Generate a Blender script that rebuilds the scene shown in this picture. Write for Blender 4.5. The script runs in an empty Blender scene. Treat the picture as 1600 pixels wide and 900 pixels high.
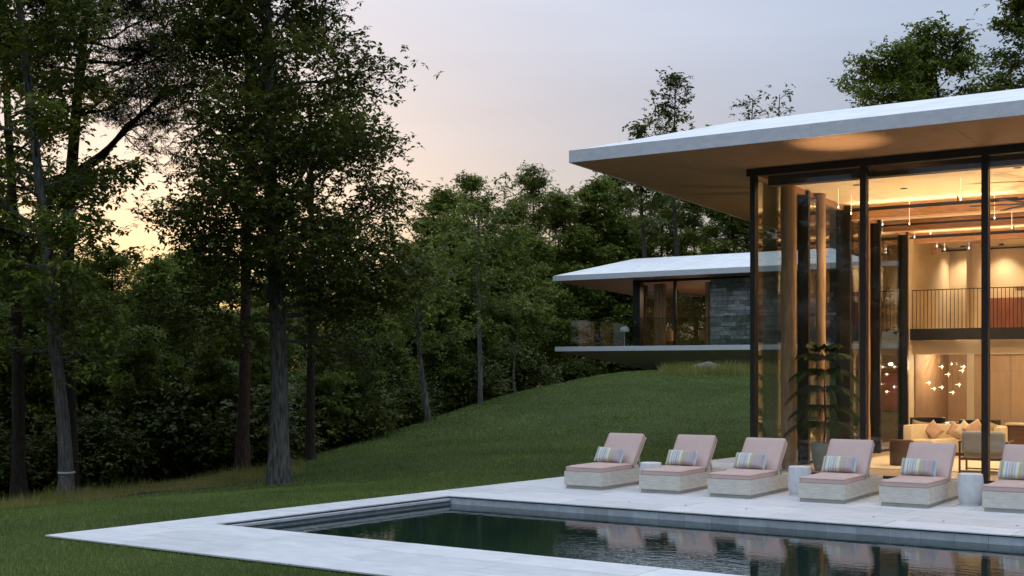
import bpy, bmesh, math, random, mathutils
import numpy as np

# ------------------------------------------------------------------ camera, sky, sun, exposure
SC = bpy.context.scene
COL = SC.collection
H, F, HY = 2.0, 2030.0, 575.0
TH = math.radians(34.533)
CAM = np.array([10.309, -23.172])
RGT = np.array([math.cos(TH), math.sin(TH)])
FWD = np.array([-math.sin(TH), math.cos(TH)])

cam_d = bpy.data.cameras.new('camera')
cam = bpy.data.objects.new('camera', cam_d)
COL.objects.link(cam)
SC.camera = cam
cam.location = (CAM[0], CAM[1], H)
cam.rotation_euler = (math.radians(90), 0, TH)
cam_d.sensor_width = 36.0
cam_d.lens = F / 1600 * 36.0
cam_d.shift_y = (HY - 450) / 1600
cam_d.clip_end = 2000

SUN_AZ = -15.0          # degrees from the view direction, towards the left
SUN_EL = 2.5
GLOW = 0.35
VEIL = (2.80, 3.15, 3.60)
world = bpy.data.worlds.new('World')
SC.world = world
world.use_nodes = True
nt = world.node_tree
bg = nt.nodes['Background']
sky = nt.nodes.new('ShaderNodeTexSky')
sky.sky_type = 'NISHITA'
sky.sun_disc = False
sky.sun_elevation = math.radians(SUN_EL)
sky.sun_rotation = math.radians(SUN_AZ) - TH
sky.dust_density = 3.0
sky.ozone_density = 3.0
gam = nt.nodes.new('ShaderNodeGamma')
gam.inputs[1].default_value = 0.72
nt.links.new(sky.outputs[0], gam.inputs[0])
# thin high cloud over the whole sky, brighter towards the zenith as an overcast veil is
tc = nt.nodes.new('ShaderNodeTexCoord')
sep = nt.nodes.new('ShaderNodeSeparateXYZ')
nt.links.new(tc.outputs['Generated'], sep.inputs[0])
sel = nt.nodes.new('ShaderNodeMath'); sel.operation = 'MAXIMUM'; sel.inputs[1].default_value = 0.0
nt.links.new(sep.outputs[2], sel.inputs[0])
cie = nt.nodes.new('ShaderNodeMath'); cie.operation = 'MULTIPLY_ADD'; cie.inputs[1].default_value = 0.94; cie.inputs[2].default_value = 0.06
pw = nt.nodes.new('ShaderNodeMath'); pw.operation = 'POWER'; pw.inputs[1].default_value = 1.3
nt.links.new(sel.outputs[0], pw.inputs[0]); nt.links.new(pw.outputs[0], cie.inputs[0])
mp = nt.nodes.new('ShaderNodeMapping')          # soft streaks in that cloud
mp.inputs['Scale'].default_value = (1.6, 1.6, 9.0)
mp.inputs['Rotation'].default_value = (0.15, 0.1, 0)
nz = nt.nodes.new('ShaderNodeTexNoise')
nz.inputs['Scale'].default_value = 1.7
nz.inputs['Detail'].default_value = 5
rm = nt.nodes.new('ShaderNodeMapRange')
rm.inputs[1].default_value = 0.3
rm.inputs[2].default_value = 0.75
rm.inputs[3].default_value = 0.88
rm.inputs[4].default_value = 1.14
nt.links.new(tc.outputs['Generated'], mp.inputs[0])
nt.links.new(mp.outputs[0], nz.inputs[0])
nt.links.new(nz.outputs[0], rm.inputs[0])
vf = nt.nodes.new('ShaderNodeMath'); vf.operation = 'MULTIPLY'
nt.links.new(cie.outputs[0], vf.inputs[0]); nt.links.new(rm.outputs[0], vf.inputs[1])
veil = nt.nodes.new('ShaderNodeVectorMath'); veil.operation = 'SCALE'
veil.inputs[0].default_value = VEIL
nt.links.new(vf.outputs[0], veil.inputs['Scale'])
gs = nt.nodes.new('ShaderNodeVectorMath'); gs.operation = 'SCALE'
gs.inputs['Scale'].default_value = GLOW
sat = nt.nodes.new('ShaderNodeHueSaturation'); sat.inputs['Saturation'].default_value = 1.12
nt.links.new(gam.outputs[0], sat.inputs['Color'])
tint = nt.nodes.new('ShaderNodeVectorMath'); tint.operation = 'MULTIPLY'; tint.inputs[1].default_value = (0.975, 0.98, 1.16)
nt.links.new(sat.outputs[0], tint.inputs[0])
nt.links.new(tint.outputs[0], gs.inputs[0])
sm = nt.nodes.new('ShaderNodeVectorMath'); sm.operation = 'ADD'
nt.links.new(gs.outputs[0], sm.inputs[0]); nt.links.new(veil.outputs[0], sm.inputs[1])
nt.links.new(sm.outputs[0], bg.inputs[0])
bg.inputs[1].default_value = 0.15

sun_d = bpy.data.lights.new('sun', 'SUN')
sun_d.energy = 0.5
sun_d.angle = math.radians(6)
sun_d.color = (1.0, 0.72, 0.45)
sun = bpy.data.objects.new('sun', sun_d)
COL.objects.link(sun)
_az = math.radians(SUN_AZ)
_d = FWD * math.cos(_az) + RGT * math.sin(_az)
# a sun lamp shines along its -Z: aim -Z from the sun towards the scene
sun.rotation_euler = mathutils.Vector((-_d[0], -_d[1], -math.tan(math.radians(SUN_EL)))).to_track_quat('-Z', 'Y').to_euler()

vs = SC.view_settings
vs.view_transform = 'Standard'
vs.look = 'None'
vs.exposure = 1.85
vs.gamma = 1.0
vs.use_curve_mapping = False
SC.cycles.use_denoising = True
SC.cycles.max_bounces = 7
SC.cycles.diffuse_bounces = 3
SC.cycles.glossy_bounces = 4
SC.cycles.transparent_max_bounces = 12
SC.cycles.transmission_bounces = 4
SC.cycles.caustics_reflective = False
SC.cycles.caustics_refractive = False
SC.cycles.sample_clamp_indirect = 6.0

# ------------------------------------------------------------------ helpers
def W(px, py, z=0.0):
    Y = (H - z) * F / (py - HY)
    p = CAM + RGT * ((px - 800) / F * Y) + FWD * Y
    return np.array([p[0], p[1], z])

def cw(X, Y):
    p = CAM + RGT * X + FWD * Y
    return p

def at(px, Y):
    return cw((px - 800) / F * Y, Y)

def zat(py, Y):
    return H + (HY - py) / F * Y

def tag(o, label=None, cat=None, group=None, kind=None):
    if label: o['label'] = label
    if cat: o['category'] = cat
    if group: o['group'] = group
    if kind: o['kind'] = kind
    return o

def empty(name, loc=(0, 0, 0), rz=0.0, label=None, cat=None, group=None):
    o = bpy.data.objects.new(name, None)
    COL.objects.link(o)
    o.location = loc
    o.rotation_euler = (0, 0, rz)
    o.empty_display_size = 0.2
    return tag(o, label, cat, group)

def link_mesh(name, me, mat=None, parent=None):
    o = bpy.data.objects.new(name, me)
    COL.objects.link(o)
    if mat is not None and not me.materials:
        me.materials.append(mat)
    if parent is not None:
        o.parent = parent
    return o

def copy_tree(o, parent=None):
    c = o.copy()
    COL.objects.link(c)
    c.parent = parent
    for ch in list(o.children):
        copy_tree(ch, c)
    return c

def np_mesh(name, verts, faces, smooth=False):
    me = bpy.data.meshes.new(name)
    verts = np.asarray(verts, dtype=np.float32).reshape(-1, 3)
    faces = np.asarray(faces, dtype=np.int32)
    k = faces.shape[1]
    me.vertices.add(len(verts))
    me.vertices.foreach_set('co', verts.ravel())
    me.loops.add(faces.size)
    me.loops.foreach_set('vertex_index', faces.ravel())
    me.polygons.add(len(faces))
    me.polygons.foreach_set('loop_start', np.arange(0, faces.size, k, dtype=np.int32))
    try:
        me.polygons.foreach_set('loop_total', np.full(len(faces), k, dtype=np.int32))
    except Exception:
        pass
    if smooth:
        me.polygons.foreach_set('use_smooth', np.ones(len(faces), dtype=bool))
    me.update(calc_edges=True)
    me.validate()
    return me

class MB:
    """collects shapes, links them as one mesh object"""
    def __init__(s):
        s.v = []; s.f = []
    def add(s, vs_, fs_):
        n = len(s.v)
        s.v += [tuple(p) for p in vs_]
        s.f += [tuple(i + n for i in q) for q in fs_]
        return s
    def box(s, x0, x1, y0, y1, z0, z1):
        return s.prism([(x0, y0), (x1, y0), (x1, y1), (x0, y1)], z0, z1)
    def prism(s, poly, z0, z1):
        n = len(poly)
        v = [(p[0], p[1], z0 if not callable(z0) else z0(*p)) for p in poly] + \
            [(p[0], p[1], z1 if not callable(z1) else z1(*p)) for p in poly]
        f = [tuple(range(n - 1, -1, -1)), tuple(range(n, 2 * n))]
        f += [(i, (i + 1) % n, n + (i + 1) % n, n + i) for i in range(n)]
        return s.add(v, f)
    def bar(s, a, b, w, h, up=(0, 0, 1)):
        a = np.array(a, float); b = np.array(b, float); d = b - a; d /= np.linalg.norm(d)
        u = np.array(up, float)
        sd = np.cross(d, u)
        if np.linalg.norm(sd) < 1e-6: sd = np.array([1., 0, 0])
        sd /= np.linalg.norm(sd); u = np.cross(sd, d)
        v = []
        for p in (a, b):
            for i, j in ((-1, -1), (1, -1), (1, 1), (-1, 1)):
                v.append(p + sd * i * w / 2 + u * j * h / 2)
        return s.add(v, [(0, 1, 2, 3), (7, 6, 5, 4), (0, 4, 5, 1), (1, 5, 6, 2), (2, 6, 7, 3), (3, 7, 4, 0)])
    def tube(s, pts, rad, n=8, cap=True):
        pts = [np.array(p, float) for p in pts]
        rings = []
        for i, p in enumerate(pts):
            d = pts[min(i + 1, len(pts) - 1)] - pts[max(i - 1, 0)]
            d = d / (np.linalg.norm(d) + 1e-9)
            ref = np.array([1., 0, 0]) if abs(d[2]) > 0.7 else np.array([0, 0, 1.])
            u = np.cross(d, ref); u /= np.linalg.norm(u); w = np.cross(d, u)
            r = rad[i] if hasattr(rad, '__len__') else rad
            rings.append([p + r * (u * math.cos(a) + w * math.sin(a)) for a in [2 * math.pi * k / n for k in range(n)]])
        v = [q for r in rings for q in r]
        f = []
        for i in range(len(pts) - 1):
            for k in range(n):
                f.append((i * n + k, i * n + (k + 1) % n, (i + 1) * n + (k + 1) % n, (i + 1) * n + k))
        if cap:
            f.append(tuple(range(n - 1, -1, -1)))
            f.append(tuple(range((len(pts) - 1) * n, len(pts) * n)))
        return s.add(v, f)
    def lathe(s, prof, n=24, c=(0, 0, 0)):
        v = []; f = []
        for r, z in prof:
            for k in range(n):
                a = 2 * math.pi * k / n
                v.append((c[0] + r * math.cos(a), c[1] + r * math.sin(a), c[2] + z))
        for i in range(len(prof) - 1):
            for k in range(n):
                f.append((i * n + k, i * n + (k + 1) % n, (i + 1) * n + (k + 1) % n, (i + 1) * n + k))
        f.append(tuple(range(n - 1, -1, -1)))
        f.append(tuple(range((len(prof) - 1) * n, len(prof) * n)))
        return s.add(v, f)
    def build(s, name, mat=None, parent=None, smooth=False, bevel=0.0, seg=2):
        me = bpy.data.meshes.new(name)
        me.from_pydata(s.v, [], s.f)
        bm = bmesh.new(); bm.from_mesh(me)
        bmesh.ops.recalc_face_normals(bm, faces=bm.faces)
        if bevel > 0:
            bmesh.ops.bevel(bm, geom=list(bm.edges), offset=bevel, segments=seg, affect='EDGES', profile=0.5)
        bm.to_mesh(me); bm.free()
        if smooth:
            me.polygons.foreach_set('use_smooth', np.ones(len(me.polygons), dtype=bool))
            try:
                me.set_sharp_from_angle(angle=math.radians(40))
            except Exception:
                pass
        return link_mesh(name, me, mat, parent)

def cushion_mesh(name, sx, sy, sz, r=0.03, puff=0.015, n=10, pinch=0.0):
    """soft box: base corner at origin, rounded edges, swollen top and bottom"""
    bm = bmesh.new()
    bmesh.ops.create_cube(bm, size=2.0)
    bmesh.ops.subdivide_edges(bm, edges=list(bm.edges), cuts=n, use_grid_fill=True)
    hx, hy, hz = sx / 2, sy / 2, sz / 2
    for v in bm.verts:
        u = np.array(v.co)
        # concentrate vertices near the edges
        u = np.sign(u) * (1 - (1 - np.abs(u)) ** 1.0)
        p = u * np.array([hx, hy, hz])
        inner = np.clip(p, [-hx + r, -hy + r, -hz + r], [hx - r, hy - r, hz - r])
        d = p - inner
        L = np.linalg.norm(d)
        if L > 1e-9:
            p = inner + d / L * min(L, r)
        k = max(0, (1 - u[0] ** 2)) ** 0.5 * max(0, (1 - u[1] ** 2)) ** 0.5
        p[2] += math.copysign(puff * k, u[2]) * (abs(u[2]) > 0.3)
        v.co = p + np.array([hx, hy, hz])
    me = bpy.data.meshes.new(name)
    bm.to_mesh(me); bm.free()
    me.polygons.foreach_set('use_smooth', np.ones(len(me.polygons), dtype=bool))
    return me

def pillow_mesh(name, sx, sz, th, n=12, corner=0.10):
    """pillow lying in x-z with thickness along y, pinched edges, corners drawn out"""
    v = []; f = []
    for side in (-1, 1):
        for j in range(n + 1):
            for i in range(n + 1):
                u = -1 + 2 * i / n; w = -1 + 2 * j / n
                k = (1 - u ** 4) ** 0.5 * (1 - w ** 4) ** 0.5
                ex = 1 - corner * (1 - abs(w) ** 2) * abs(u) ** 3 * 0.4
                ez = 1 - corner * (1 - abs(u) ** 2) * abs(w) ** 3
                v.append((u * sx / 2 * ex, side * th / 2 * k, w * sz / 2 * ez))
    m = (n + 1) ** 2
    for j in range(n):
        for i in range(n):
            a = j * (n + 1) + i
            f.append((a, a + 1, a + n + 2, a + n + 1))
            f.append((m + a + n + 1, m + a + n + 2, m + a + 1, m + a))
    me = bpy.data.meshes.new(name)
    me.from_pydata(v, [], f)
    bm = bmesh.new(); bm.from_mesh(me)
    bmesh.ops.remove_doubles(bm, verts=bm.verts, dist=1e-5)
    bmesh.ops.recalc_face_normals(bm, faces=bm.faces)
    bm.to_mesh(me); bm.free()
    me.polygons.foreach_set('use_smooth', np.ones(len(me.polygons), dtype=bool))
    return me

# ------------------------------------------------------------------ materials
def new_mat(name):
    m = bpy.data.materials.new(name)
    m.use_nodes = True
    return m, m.node_tree, m.node_tree.nodes['Principled BSDF']

def mat(name, col, rough=0.6, col2=None, scale=6.0, stretch=(1, 1, 1), bump=0.0, bscale=None, spec=0.5, detail=5,
        metal=0.0, island=0.0, coords='Object', lo=0.35, hi=0.65, rot=0.0):
    m, t, b = new_mat(name)
    N, L = t.nodes, t.links
    b.inputs['Roughness'].default_value = rough
    b.inputs['Metallic'].default_value = metal
    b.inputs['Specular IOR Level'].default_value = spec
    b.inputs['Base Color'].default_value = (*col, 1)
    tcn = N.new('ShaderNodeTexCoord'); mpn = N.new('ShaderNodeMapping')
    mpn.inputs['Scale'].default_value = stretch
    mpn.inputs['Rotation'].default_value = (0, 0, rot)
    L.new(tcn.outputs[coords], mpn.inputs[0])
    out = None
    if col2 is not None:
        n = N.new('ShaderNodeTexNoise'); n.inputs['Scale'].default_value = scale; n.inputs['Detail'].default_value = detail
        n.inputs['Roughness'].default_value = 0.6
        L.new(mpn.outputs[0], n.inputs[0])
        r = N.new('ShaderNodeMapRange'); r.inputs[1].default_value = lo; r.inputs[2].default_value = hi
        L.new(n.outputs[0], r.inputs[0])
        x = N.new('ShaderNodeMixRGB'); x.inputs[1].default_value = (*col, 1); x.inputs[2].default_value = (*col2, 1)
        L.new(r.outputs[0], x.inputs[0])
        out = x.outputs[0]
    if island > 0:
        g = N.new('ShaderNodeNewGeometry')
        oi = N.new('ShaderNodeObjectInfo')
        ad = N.new('ShaderNodeMath'); ad.operation = 'ADD'
        L.new(g.outputs['Random Per Island'], ad.inputs[0]); L.new(oi.outputs['Random'], ad.inputs[1])
        fr = N.new('ShaderNodeMath'); fr.operation = 'FRACT'; L.new(ad.outputs[0], fr.inputs[0])
        r2 = N.new('ShaderNodeMapRange'); r2.inputs[3].default_value = 1 - island; r2.inputs[4].default_value = 1 + island
        L.new(fr.outputs[0], r2.inputs[0])
        hs = N.new('ShaderNodeHueSaturation')
        if out is None: hs.inputs['Color'].default_value = (*col, 1)
        else: L.new(out, hs.inputs['Color'])
        L.new(r2.outputs[0], hs.inputs['Value'])
        out = hs.outputs[0]
    if out is not None:
        L.new(out, b.inputs['Base Color'])
    if bump > 0:
        n2 = N.new('ShaderNodeTexNoise'); n2.inputs['Scale'].default_value = bscale or scale * 4; n2.inputs['Detail'].default_value = 6
        L.new(mpn.outputs[0], n2.inputs[0])
        bp = N.new('ShaderNodeBump'); bp.inputs['Strength'].default_value = bump; bp.inputs['Distance'].default_value = 0.05 if 'bark' in name else 0.02
        L.new(n2.outputs[0], bp.inputs['Height']); L.new(bp.outputs[0], b.inputs['Normal'])
    return m

def leaf_mat(name, c1, c2, trans=0.38, nscale=0.7):
    m, t, b = new_mat(name)
    N, L = t.nodes, t.links
    g = N.new('ShaderNodeNewGeometry')
    tcn = N.new('ShaderNodeTexCoord')
    n = N.new('ShaderNodeTexNoise'); n.inputs['Scale'].default_value = nscale; n.inputs['Detail'].default_value = 3
    L.new(tcn.outputs['Object'], n.inputs[0])
    ad = N.new('ShaderNodeMath'); ad.operation = 'MULTIPLY_ADD'; ad.inputs[1].default_value = 0.55
    L.new(g.outputs['Random Per Island'], ad.inputs[0])
    sb = N.new('ShaderNodeMath'); sb.operation = 'MULTIPLY_ADD'; sb.inputs[1].default_value = 2.2; sb.inputs[2].default_value = -0.9
    L.new(n.outputs[0], sb.inputs[0]); L.new(sb.outputs[0], ad.inputs[2])
    x = N.new('ShaderNodeMixRGB'); x.use_clamp = True
    x.inputs[1].default_value = (*c1, 1); x.inputs[2].default_value = (*c2, 1)
    L.new(ad.outputs[0], x.inputs[0])
    L.new(x.outputs[0], b.inputs['Base Color'])
    b.inputs['Roughness'].default_value = 0.5
    b.inputs['Specular IOR Level'].default_value = 0.15
    tr = N.new('ShaderNodeBsdfTranslucent')
    L.new(x.outputs[0], tr.inputs[0])
    ms = N.new('ShaderNodeMixShader'); ms.inputs[0].default_value = trans
    L.new(b.outputs[0], ms.inputs[1]); L.new(tr.outputs[0], ms.inputs[2])
    L.new(ms.outputs[0], N['Material Output'].inputs[0])
    return m

def glass_mat(name, tint=(0.93, 0.95, 0.94), base=0.038):
    m, t, b = new_mat(name)
    N, L = t.nodes, t.links
    N.remove(b)
    lw = N.new('ShaderNodeLayerWeight'); lw.inputs[0].default_value = 0.5
    p = N.new('ShaderNodeMath'); p.operation = 'POWER'; p.inputs[1].default_value = 5
    L.new(lw.outputs['Facing'], p.inputs[0])
    k = N.new('ShaderNodeMath'); k.operation = 'MULTIPLY_ADD'; k.inputs[1].default_value = 0.9; k.inputs[2].default_value = base
    L.new(p.outputs[0], k.inputs[0])
    tb = N.new('ShaderNodeBsdfTransparent'); tb.inputs[0].default_value = (*tint, 1)
    gb = N.new('ShaderNodeBsdfGlossy'); gb.inputs['Roughness'].default_value = 0.0
    ms = N.new('ShaderNodeMixShader')
    L.new(k.outputs[0], ms.inputs[0]); L.new(tb.outputs[0], ms.inputs[1]); L.new(gb.outputs[0], ms.inputs[2])
    L.new(ms.outputs[0], N['Material Output'].inputs[0])
    return m

def glow_mat(name, col, s):
    m, t, b = new_mat(name)
    b.inputs['Base Color'].default_value = (*col, 1)
    b.inputs['Emission Color'].default_value = (*col, 1)
    b.inputs['Emission Strength'].default_value = s
    return m

M = {}
M['paver'] = mat('paver_stone', (0.66, 0.66, 0.67), 0.62, (0.55, 0.55, 0.57), 2.5, (1, 2.2, 1), 0.12, 40, island=0.10, coords='Object')
M['slate'] = mat('pool_slate', (0.56, 0.60, 0.64), 0.45, (0.44, 0.48, 0.52), 7, (1, 1, 1.5), 0.15, 30, island=0.16)
M['slate_dark'] = mat('pool_slate_wet', (0.17, 0.195, 0.225), 0.25, (0.12, 0.14, 0.16), 7, (1, 1, 1.5), 0.1, 30, island=0.12)
M['basin'] = mat('pool_basin', (0.03, 0.045, 0.045), 0.7, (0.02, 0.03, 0.03), 3)
M['roof'] = mat('roof_membrane', (0.80, 0.80, 0.80), 0.7, (0.68, 0.69, 0.70), 1.6, (1, 1.6, 1), 0.08, 30)
M['fascia'] = mat('fascia_zinc', (0.62, 0.64, 0.67), 0.5, (0.50, 0.52, 0.55), 7, (1, 1, 2.2), 0.04, 40, lo=0.3, hi=0.7)
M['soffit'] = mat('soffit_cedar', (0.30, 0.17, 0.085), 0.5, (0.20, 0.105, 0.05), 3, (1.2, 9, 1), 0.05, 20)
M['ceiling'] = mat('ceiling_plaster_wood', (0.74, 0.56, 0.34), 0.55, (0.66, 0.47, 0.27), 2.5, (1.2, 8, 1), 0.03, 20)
M['timber'] = mat('fir_timber', (0.50, 0.27, 0.14), 0.55, (0.36, 0.17, 0.08), 4, (1.2, 9, 9), 0.05, 20)
M['log'] = mat('fir_log', (0.46, 0.29, 0.15), 0.6, (0.30, 0.17, 0.08), 5, (3, 3, 0.35), 0.12, 9)
M['bronze'] = mat('dark_bronze', (0.018, 0.015, 0.012), 0.42, (0.028, 0.022, 0.018), 5, metal=0.3)
M['beam'] = mat('brown_beam', (0.06, 0.035, 0.022), 0.5, (0.04, 0.022, 0.014), 4)
M['plaster'] = mat('cream_plaster', (0.70, 0.58, 0.42), 0.75, (0.66, 0.54, 0.39), 2.5, bump=0.02, bscale=60)
M['cabinet'] = mat('tan_cabinet', (0.52, 0.36, 0.23), 0.5, (0.46, 0.31, 0.19), 3, (6, 1, 0.8))
M['alcove'] = mat('brown_alcove_wall', (0.32, 0.20, 0.12), 0.6, (0.27, 0.16, 0.095), 3)
M['redwood'] = mat('red_wood_cladding', (0.34, 0.13, 0.07), 0.5, (0.26, 0.09, 0.045), 4, (8, 8, 0.7), island=0.15)
M['floor'] = mat('interior_floor', (0.50, 0.37, 0.25), 0.4, (0.42, 0.30, 0.20), 3, (1, 6, 1), 0.02, 40, island=0.08)
M['glass'] = glass_mat('window_glass')
M['side_glass'] = glass_mat('coated_side_glass', (0.84, 0.86, 0.84), 0.15)
M['rail_glass'] = glass_mat('balustrade_glass', (0.90, 0.95, 0.94), 0.20)
M['base_wood'] = mat('whitewashed_teak', (0.66, 0.63, 0.56), 0.62, (0.52, 0.49, 0.42), 5, (1.2, 1.2, 9), 0.08, 20)
M['base_wood_side'] = mat('whitewashed_teak_side', (0.66, 0.63, 0.56), 0.62, (0.52, 0.49, 0.42), 5, (1.2, 1.2, 9), 0.08, 20)
M['plinth'] = mat('lounger_plinth', (0.44, 0.42, 0.36), 0.7, (0.36, 0.34, 0.29), 6)
M['pink'] = mat('pink_canvas', (0.60, 0.445, 0.405), 0.85, (0.56, 0.41, 0.37), 3, bump=0.12, bscale=350, spec=0.2)
M['piping'] = mat('pink_piping', (0.44, 0.31, 0.29), 0.85, (0.40, 0.28, 0.26), 8, spec=0.2)
M['table'] = mat('white_concrete', (0.70, 0.71, 0.72), 0.55, (0.58, 0.59, 0.61), 9, bump=0.06, bscale=60)
M['black'] = mat('black_lacquer', (0.012, 0.011, 0.010), 0.35, (0.02, 0.018, 0.016), 6)
M['cream'] = mat('cream_upholstery', (0.72, 0.62, 0.46), 0.9, (0.66, 0.56, 0.41), 8, bump=0.15, bscale=200, spec=0.2)
M['grey_uph'] = mat('grey_upholstery', (0.52, 0.50, 0.43), 0.9, (0.46, 0.44, 0.38), 8, bump=0.12, bscale=220, spec=0.2)
M['tan_p'] = mat('tan_pillow', (0.40, 0.30, 0.18), 0.9, (0.28, 0.21, 0.13), 20, bump=0.15, bscale=160, spec=0.2)
M['rose_p'] = mat('rose_pillow', (0.50, 0.31, 0.24), 0.9, (0.60, 0.44, 0.34), 9, bump=0.15, bscale=160, spec=0.2)
M['walnut'] = mat('walnut', (0.13, 0.07, 0.04), 0.45, (0.09, 0.045, 0.025), 5, (1, 1, 6))
M['brown_drum'] = mat('brown_drum', (0.12, 0.065, 0.04), 0.5, (0.085, 0.045, 0.028), 6, (1, 1, 5))
M['pot'] = mat('glazed_pot', (0.36, 0.40, 0.33), 0.3, (0.30, 0.33, 0.28), 6)
M['soil'] = mat('soil', (0.03, 0.02, 0.012), 0.9, (0.05, 0.03, 0.02), 20)
M['red_art'] = mat('red_painting', (0.42, 0.07, 0.06), 0.7, (0.22, 0.04, 0.05), 4, (1, 1, 2))
M['white'] = mat('white_paint', (0.75, 0.74, 0.72), 0.5, (0.7, 0.69, 0.67), 4)
M['concrete'] = mat('board_concrete', (0.66, 0.60, 0.48), 0.75, (0.56, 0.50, 0.40), 2, (1, 1, 6), 0.1, 20)
M['curtain'] = mat('orange_curtain', (0.52, 0.27, 0.13), 0.85, (0.46, 0.23, 0.11), 6)
M['stone'] = mat('ledge_stone', (0.30, 0.315, 0.30), 0.75, (0.15, 0.157, 0.15), 5, bump=0.3, bscale=14, island=0.55)
M['mortar'] = mat('stone_joint', (0.03, 0.03, 0.032), 0.9, (0.045, 0.045, 0.047), 10)
M['tape'] = mat('white_tape', (0.6, 0.62, 0.64), 0.6, (0.5, 0.52, 0.54), 8)
M['bark_grey'] = mat('grey_bark', (0.185, 0.175, 0.155), 0.9, (0.045, 0.04, 0.035), 9, (2.6, 2.6, 0.4), 1.0, 10, spec=0.2)
M['bark_dark'] = mat('dark_bark', (0.06, 0.045, 0.035), 0.9, (0.025, 0.02, 0.016), 9, (3.0, 3.0, 0.55), 0.9, 14, spec=0.2)
M['bark_red'] = mat('reddish_bark', (0.095, 0.055, 0.04), 0.9, (0.035, 0.022, 0.017), 9, (3.0, 3.0, 0.55), 0.9, 14, spec=0.2)
M['oak'] = leaf_mat('oak_leaf', (0.040, 0.054, 0.010), (0.105, 0.118, 0.020))
M['maple'] = leaf_mat('maple_leaf', (0.052, 0.076, 0.012), (0.180, 0.215, 0.034))
M['wood_leaf'] = leaf_mat('woodland_leaf', (0.052, 0.080, 0.013), (0.205, 0.245, 0.040), 0.32, 0.35)
M['pine'] = leaf_mat('pine_needle', (0.020, 0.032, 0.014), (0.045, 0.060, 0.026), 0.15)
M['shrub'] = leaf_mat('shrub_leaf', (0.036, 0.052, 0.010), (0.105, 0.122, 0.022), 0.25)
M['house_plant'] = leaf_mat('house_plant_frond', (0.018, 0.035, 0.010), (0.045, 0.070, 0.018), 0.2, 3)
M['rock'] = mat('grey_rock', (0.22, 0.22, 0.22), 0.85, (0.13, 0.13, 0.13), 4, bump=0.5, bscale=8)

def grass_blade_mat():
    m = leaf_mat('lawn_blade', (0.095, 0.145, 0.030), (0.215, 0.275, 0.075), 0.25, 0.38)
    return m
M['blade'] = grass_blade_mat()      # patches a few metres across
M['meadow'] = leaf_mat('meadow_grass', (0.15, 0.18, 0.035), (0.36, 0.31, 0.11), 0.3, 0.8)

def stripe_mat():
    m, t, b = new_mat('striped_fabric')
    N, L = t.nodes, t.links
    tcn = N.new('ShaderNodeTexCoord'); sp = N.new('ShaderNodeSeparateXYZ')
    L.new(tcn.outputs['Generated'], sp.inputs[0])
    r = N.new('ShaderNodeValToRGB'); r.color_ramp.interpolation = 'CONSTANT'
    white = (.66, .66, .63); olive = (.42, .40, .14); blue = (.33, .42, .52); beige = (.47, .44, .40); rose = (.46, .36, .36); yel = (.50, .49, .24)
    stops = [(0, white), (.05, beige), (.085, olive), (.12, white), (.20, blue), (.235, white), (.27, beige), (.31, white), (.33, beige),
             (.36, blue), (.375, beige), (.40, white), (.42, beige), (.455, white), (.53, yel), (.575, olive), (.60, beige),
             (.63, rose), (.67, blue), (.685, rose), (.75, beige), (.77, rose), (.84, blue), (.855, rose), (.92, blue), (.95, white)]
    e = r.color_ramp.elements
    e[0].position = 0; e[0].color = (*white, 1)
    e[1].position = 0.99; e[1].color = (*white, 1)
    for p, c in stops[1:]:
        n = e.new(p); n.color = (*c, 1)
    L.new(sp.outputs[0], r.inputs[0])
    L.new(r.outputs[0], b.inputs['Base Color'])
    b.inputs['Roughness'].default_value = 0.9
    nz2 = N.new('ShaderNodeTexNoise'); nz2.inputs['Scale'].default_value = 120
    L.new(tcn.outputs['Object'], nz2.inputs[0])
    bp = N.new('ShaderNodeBump'); bp.inputs['Strength'].default_value = 0.25; bp.inputs['Distance'].default_value = 0.01
    L.new(nz2.outputs[0], bp.inputs['Height']); L.new(bp.outputs[0], b.inputs['Normal'])
    return m
M['stripe'] = stripe_mat()
M['fringe'] = mat('pillow_fringe', (0.62, 0.62, 0.60), 0.95, (0.48, 0.48, 0.47), 90, bump=0.3, bscale=150)

def water_mat():
    m, t, b = new_mat('pool_water')
    N, L = t.nodes, t.links
    b.inputs['Base Color'].default_value = (0.006, 0.020, 0.016, 1)
    b.inputs['Roughness'].default_value = 0.015
    b.inputs['IOR'].default_value = 1.37
    b.inputs['Specular IOR Level'].default_value = 0.55
    tcn = N.new('ShaderNodeTexCoord'); mpn = N.new('ShaderNodeMapping')
    mpn.inputs['Rotation'].default_value = (0, 0, -TH)
    mpn.inputs['Scale'].default_value = (1.0, 2.2, 1)
    L.new(tcn.outputs['Object'], mpn.inputs[0])
    n = N.new('ShaderNodeTexNoise'); n.inputs['Scale'].default_value = 5.0; n.inputs['Detail'].default_value = 3
    L.new(mpn.outputs[0], n.inputs[0])
    bp = N.new('ShaderNodeBump'); bp.inputs['Strength'].default_value = 0.025; bp.inputs['Distance'].default_value = 0.05
    L.new(n.outputs[0], bp.inputs['Height']); L.new(bp.outputs[0], b.inputs['Normal'])
    return m
M['water'] = water_mat()

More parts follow.
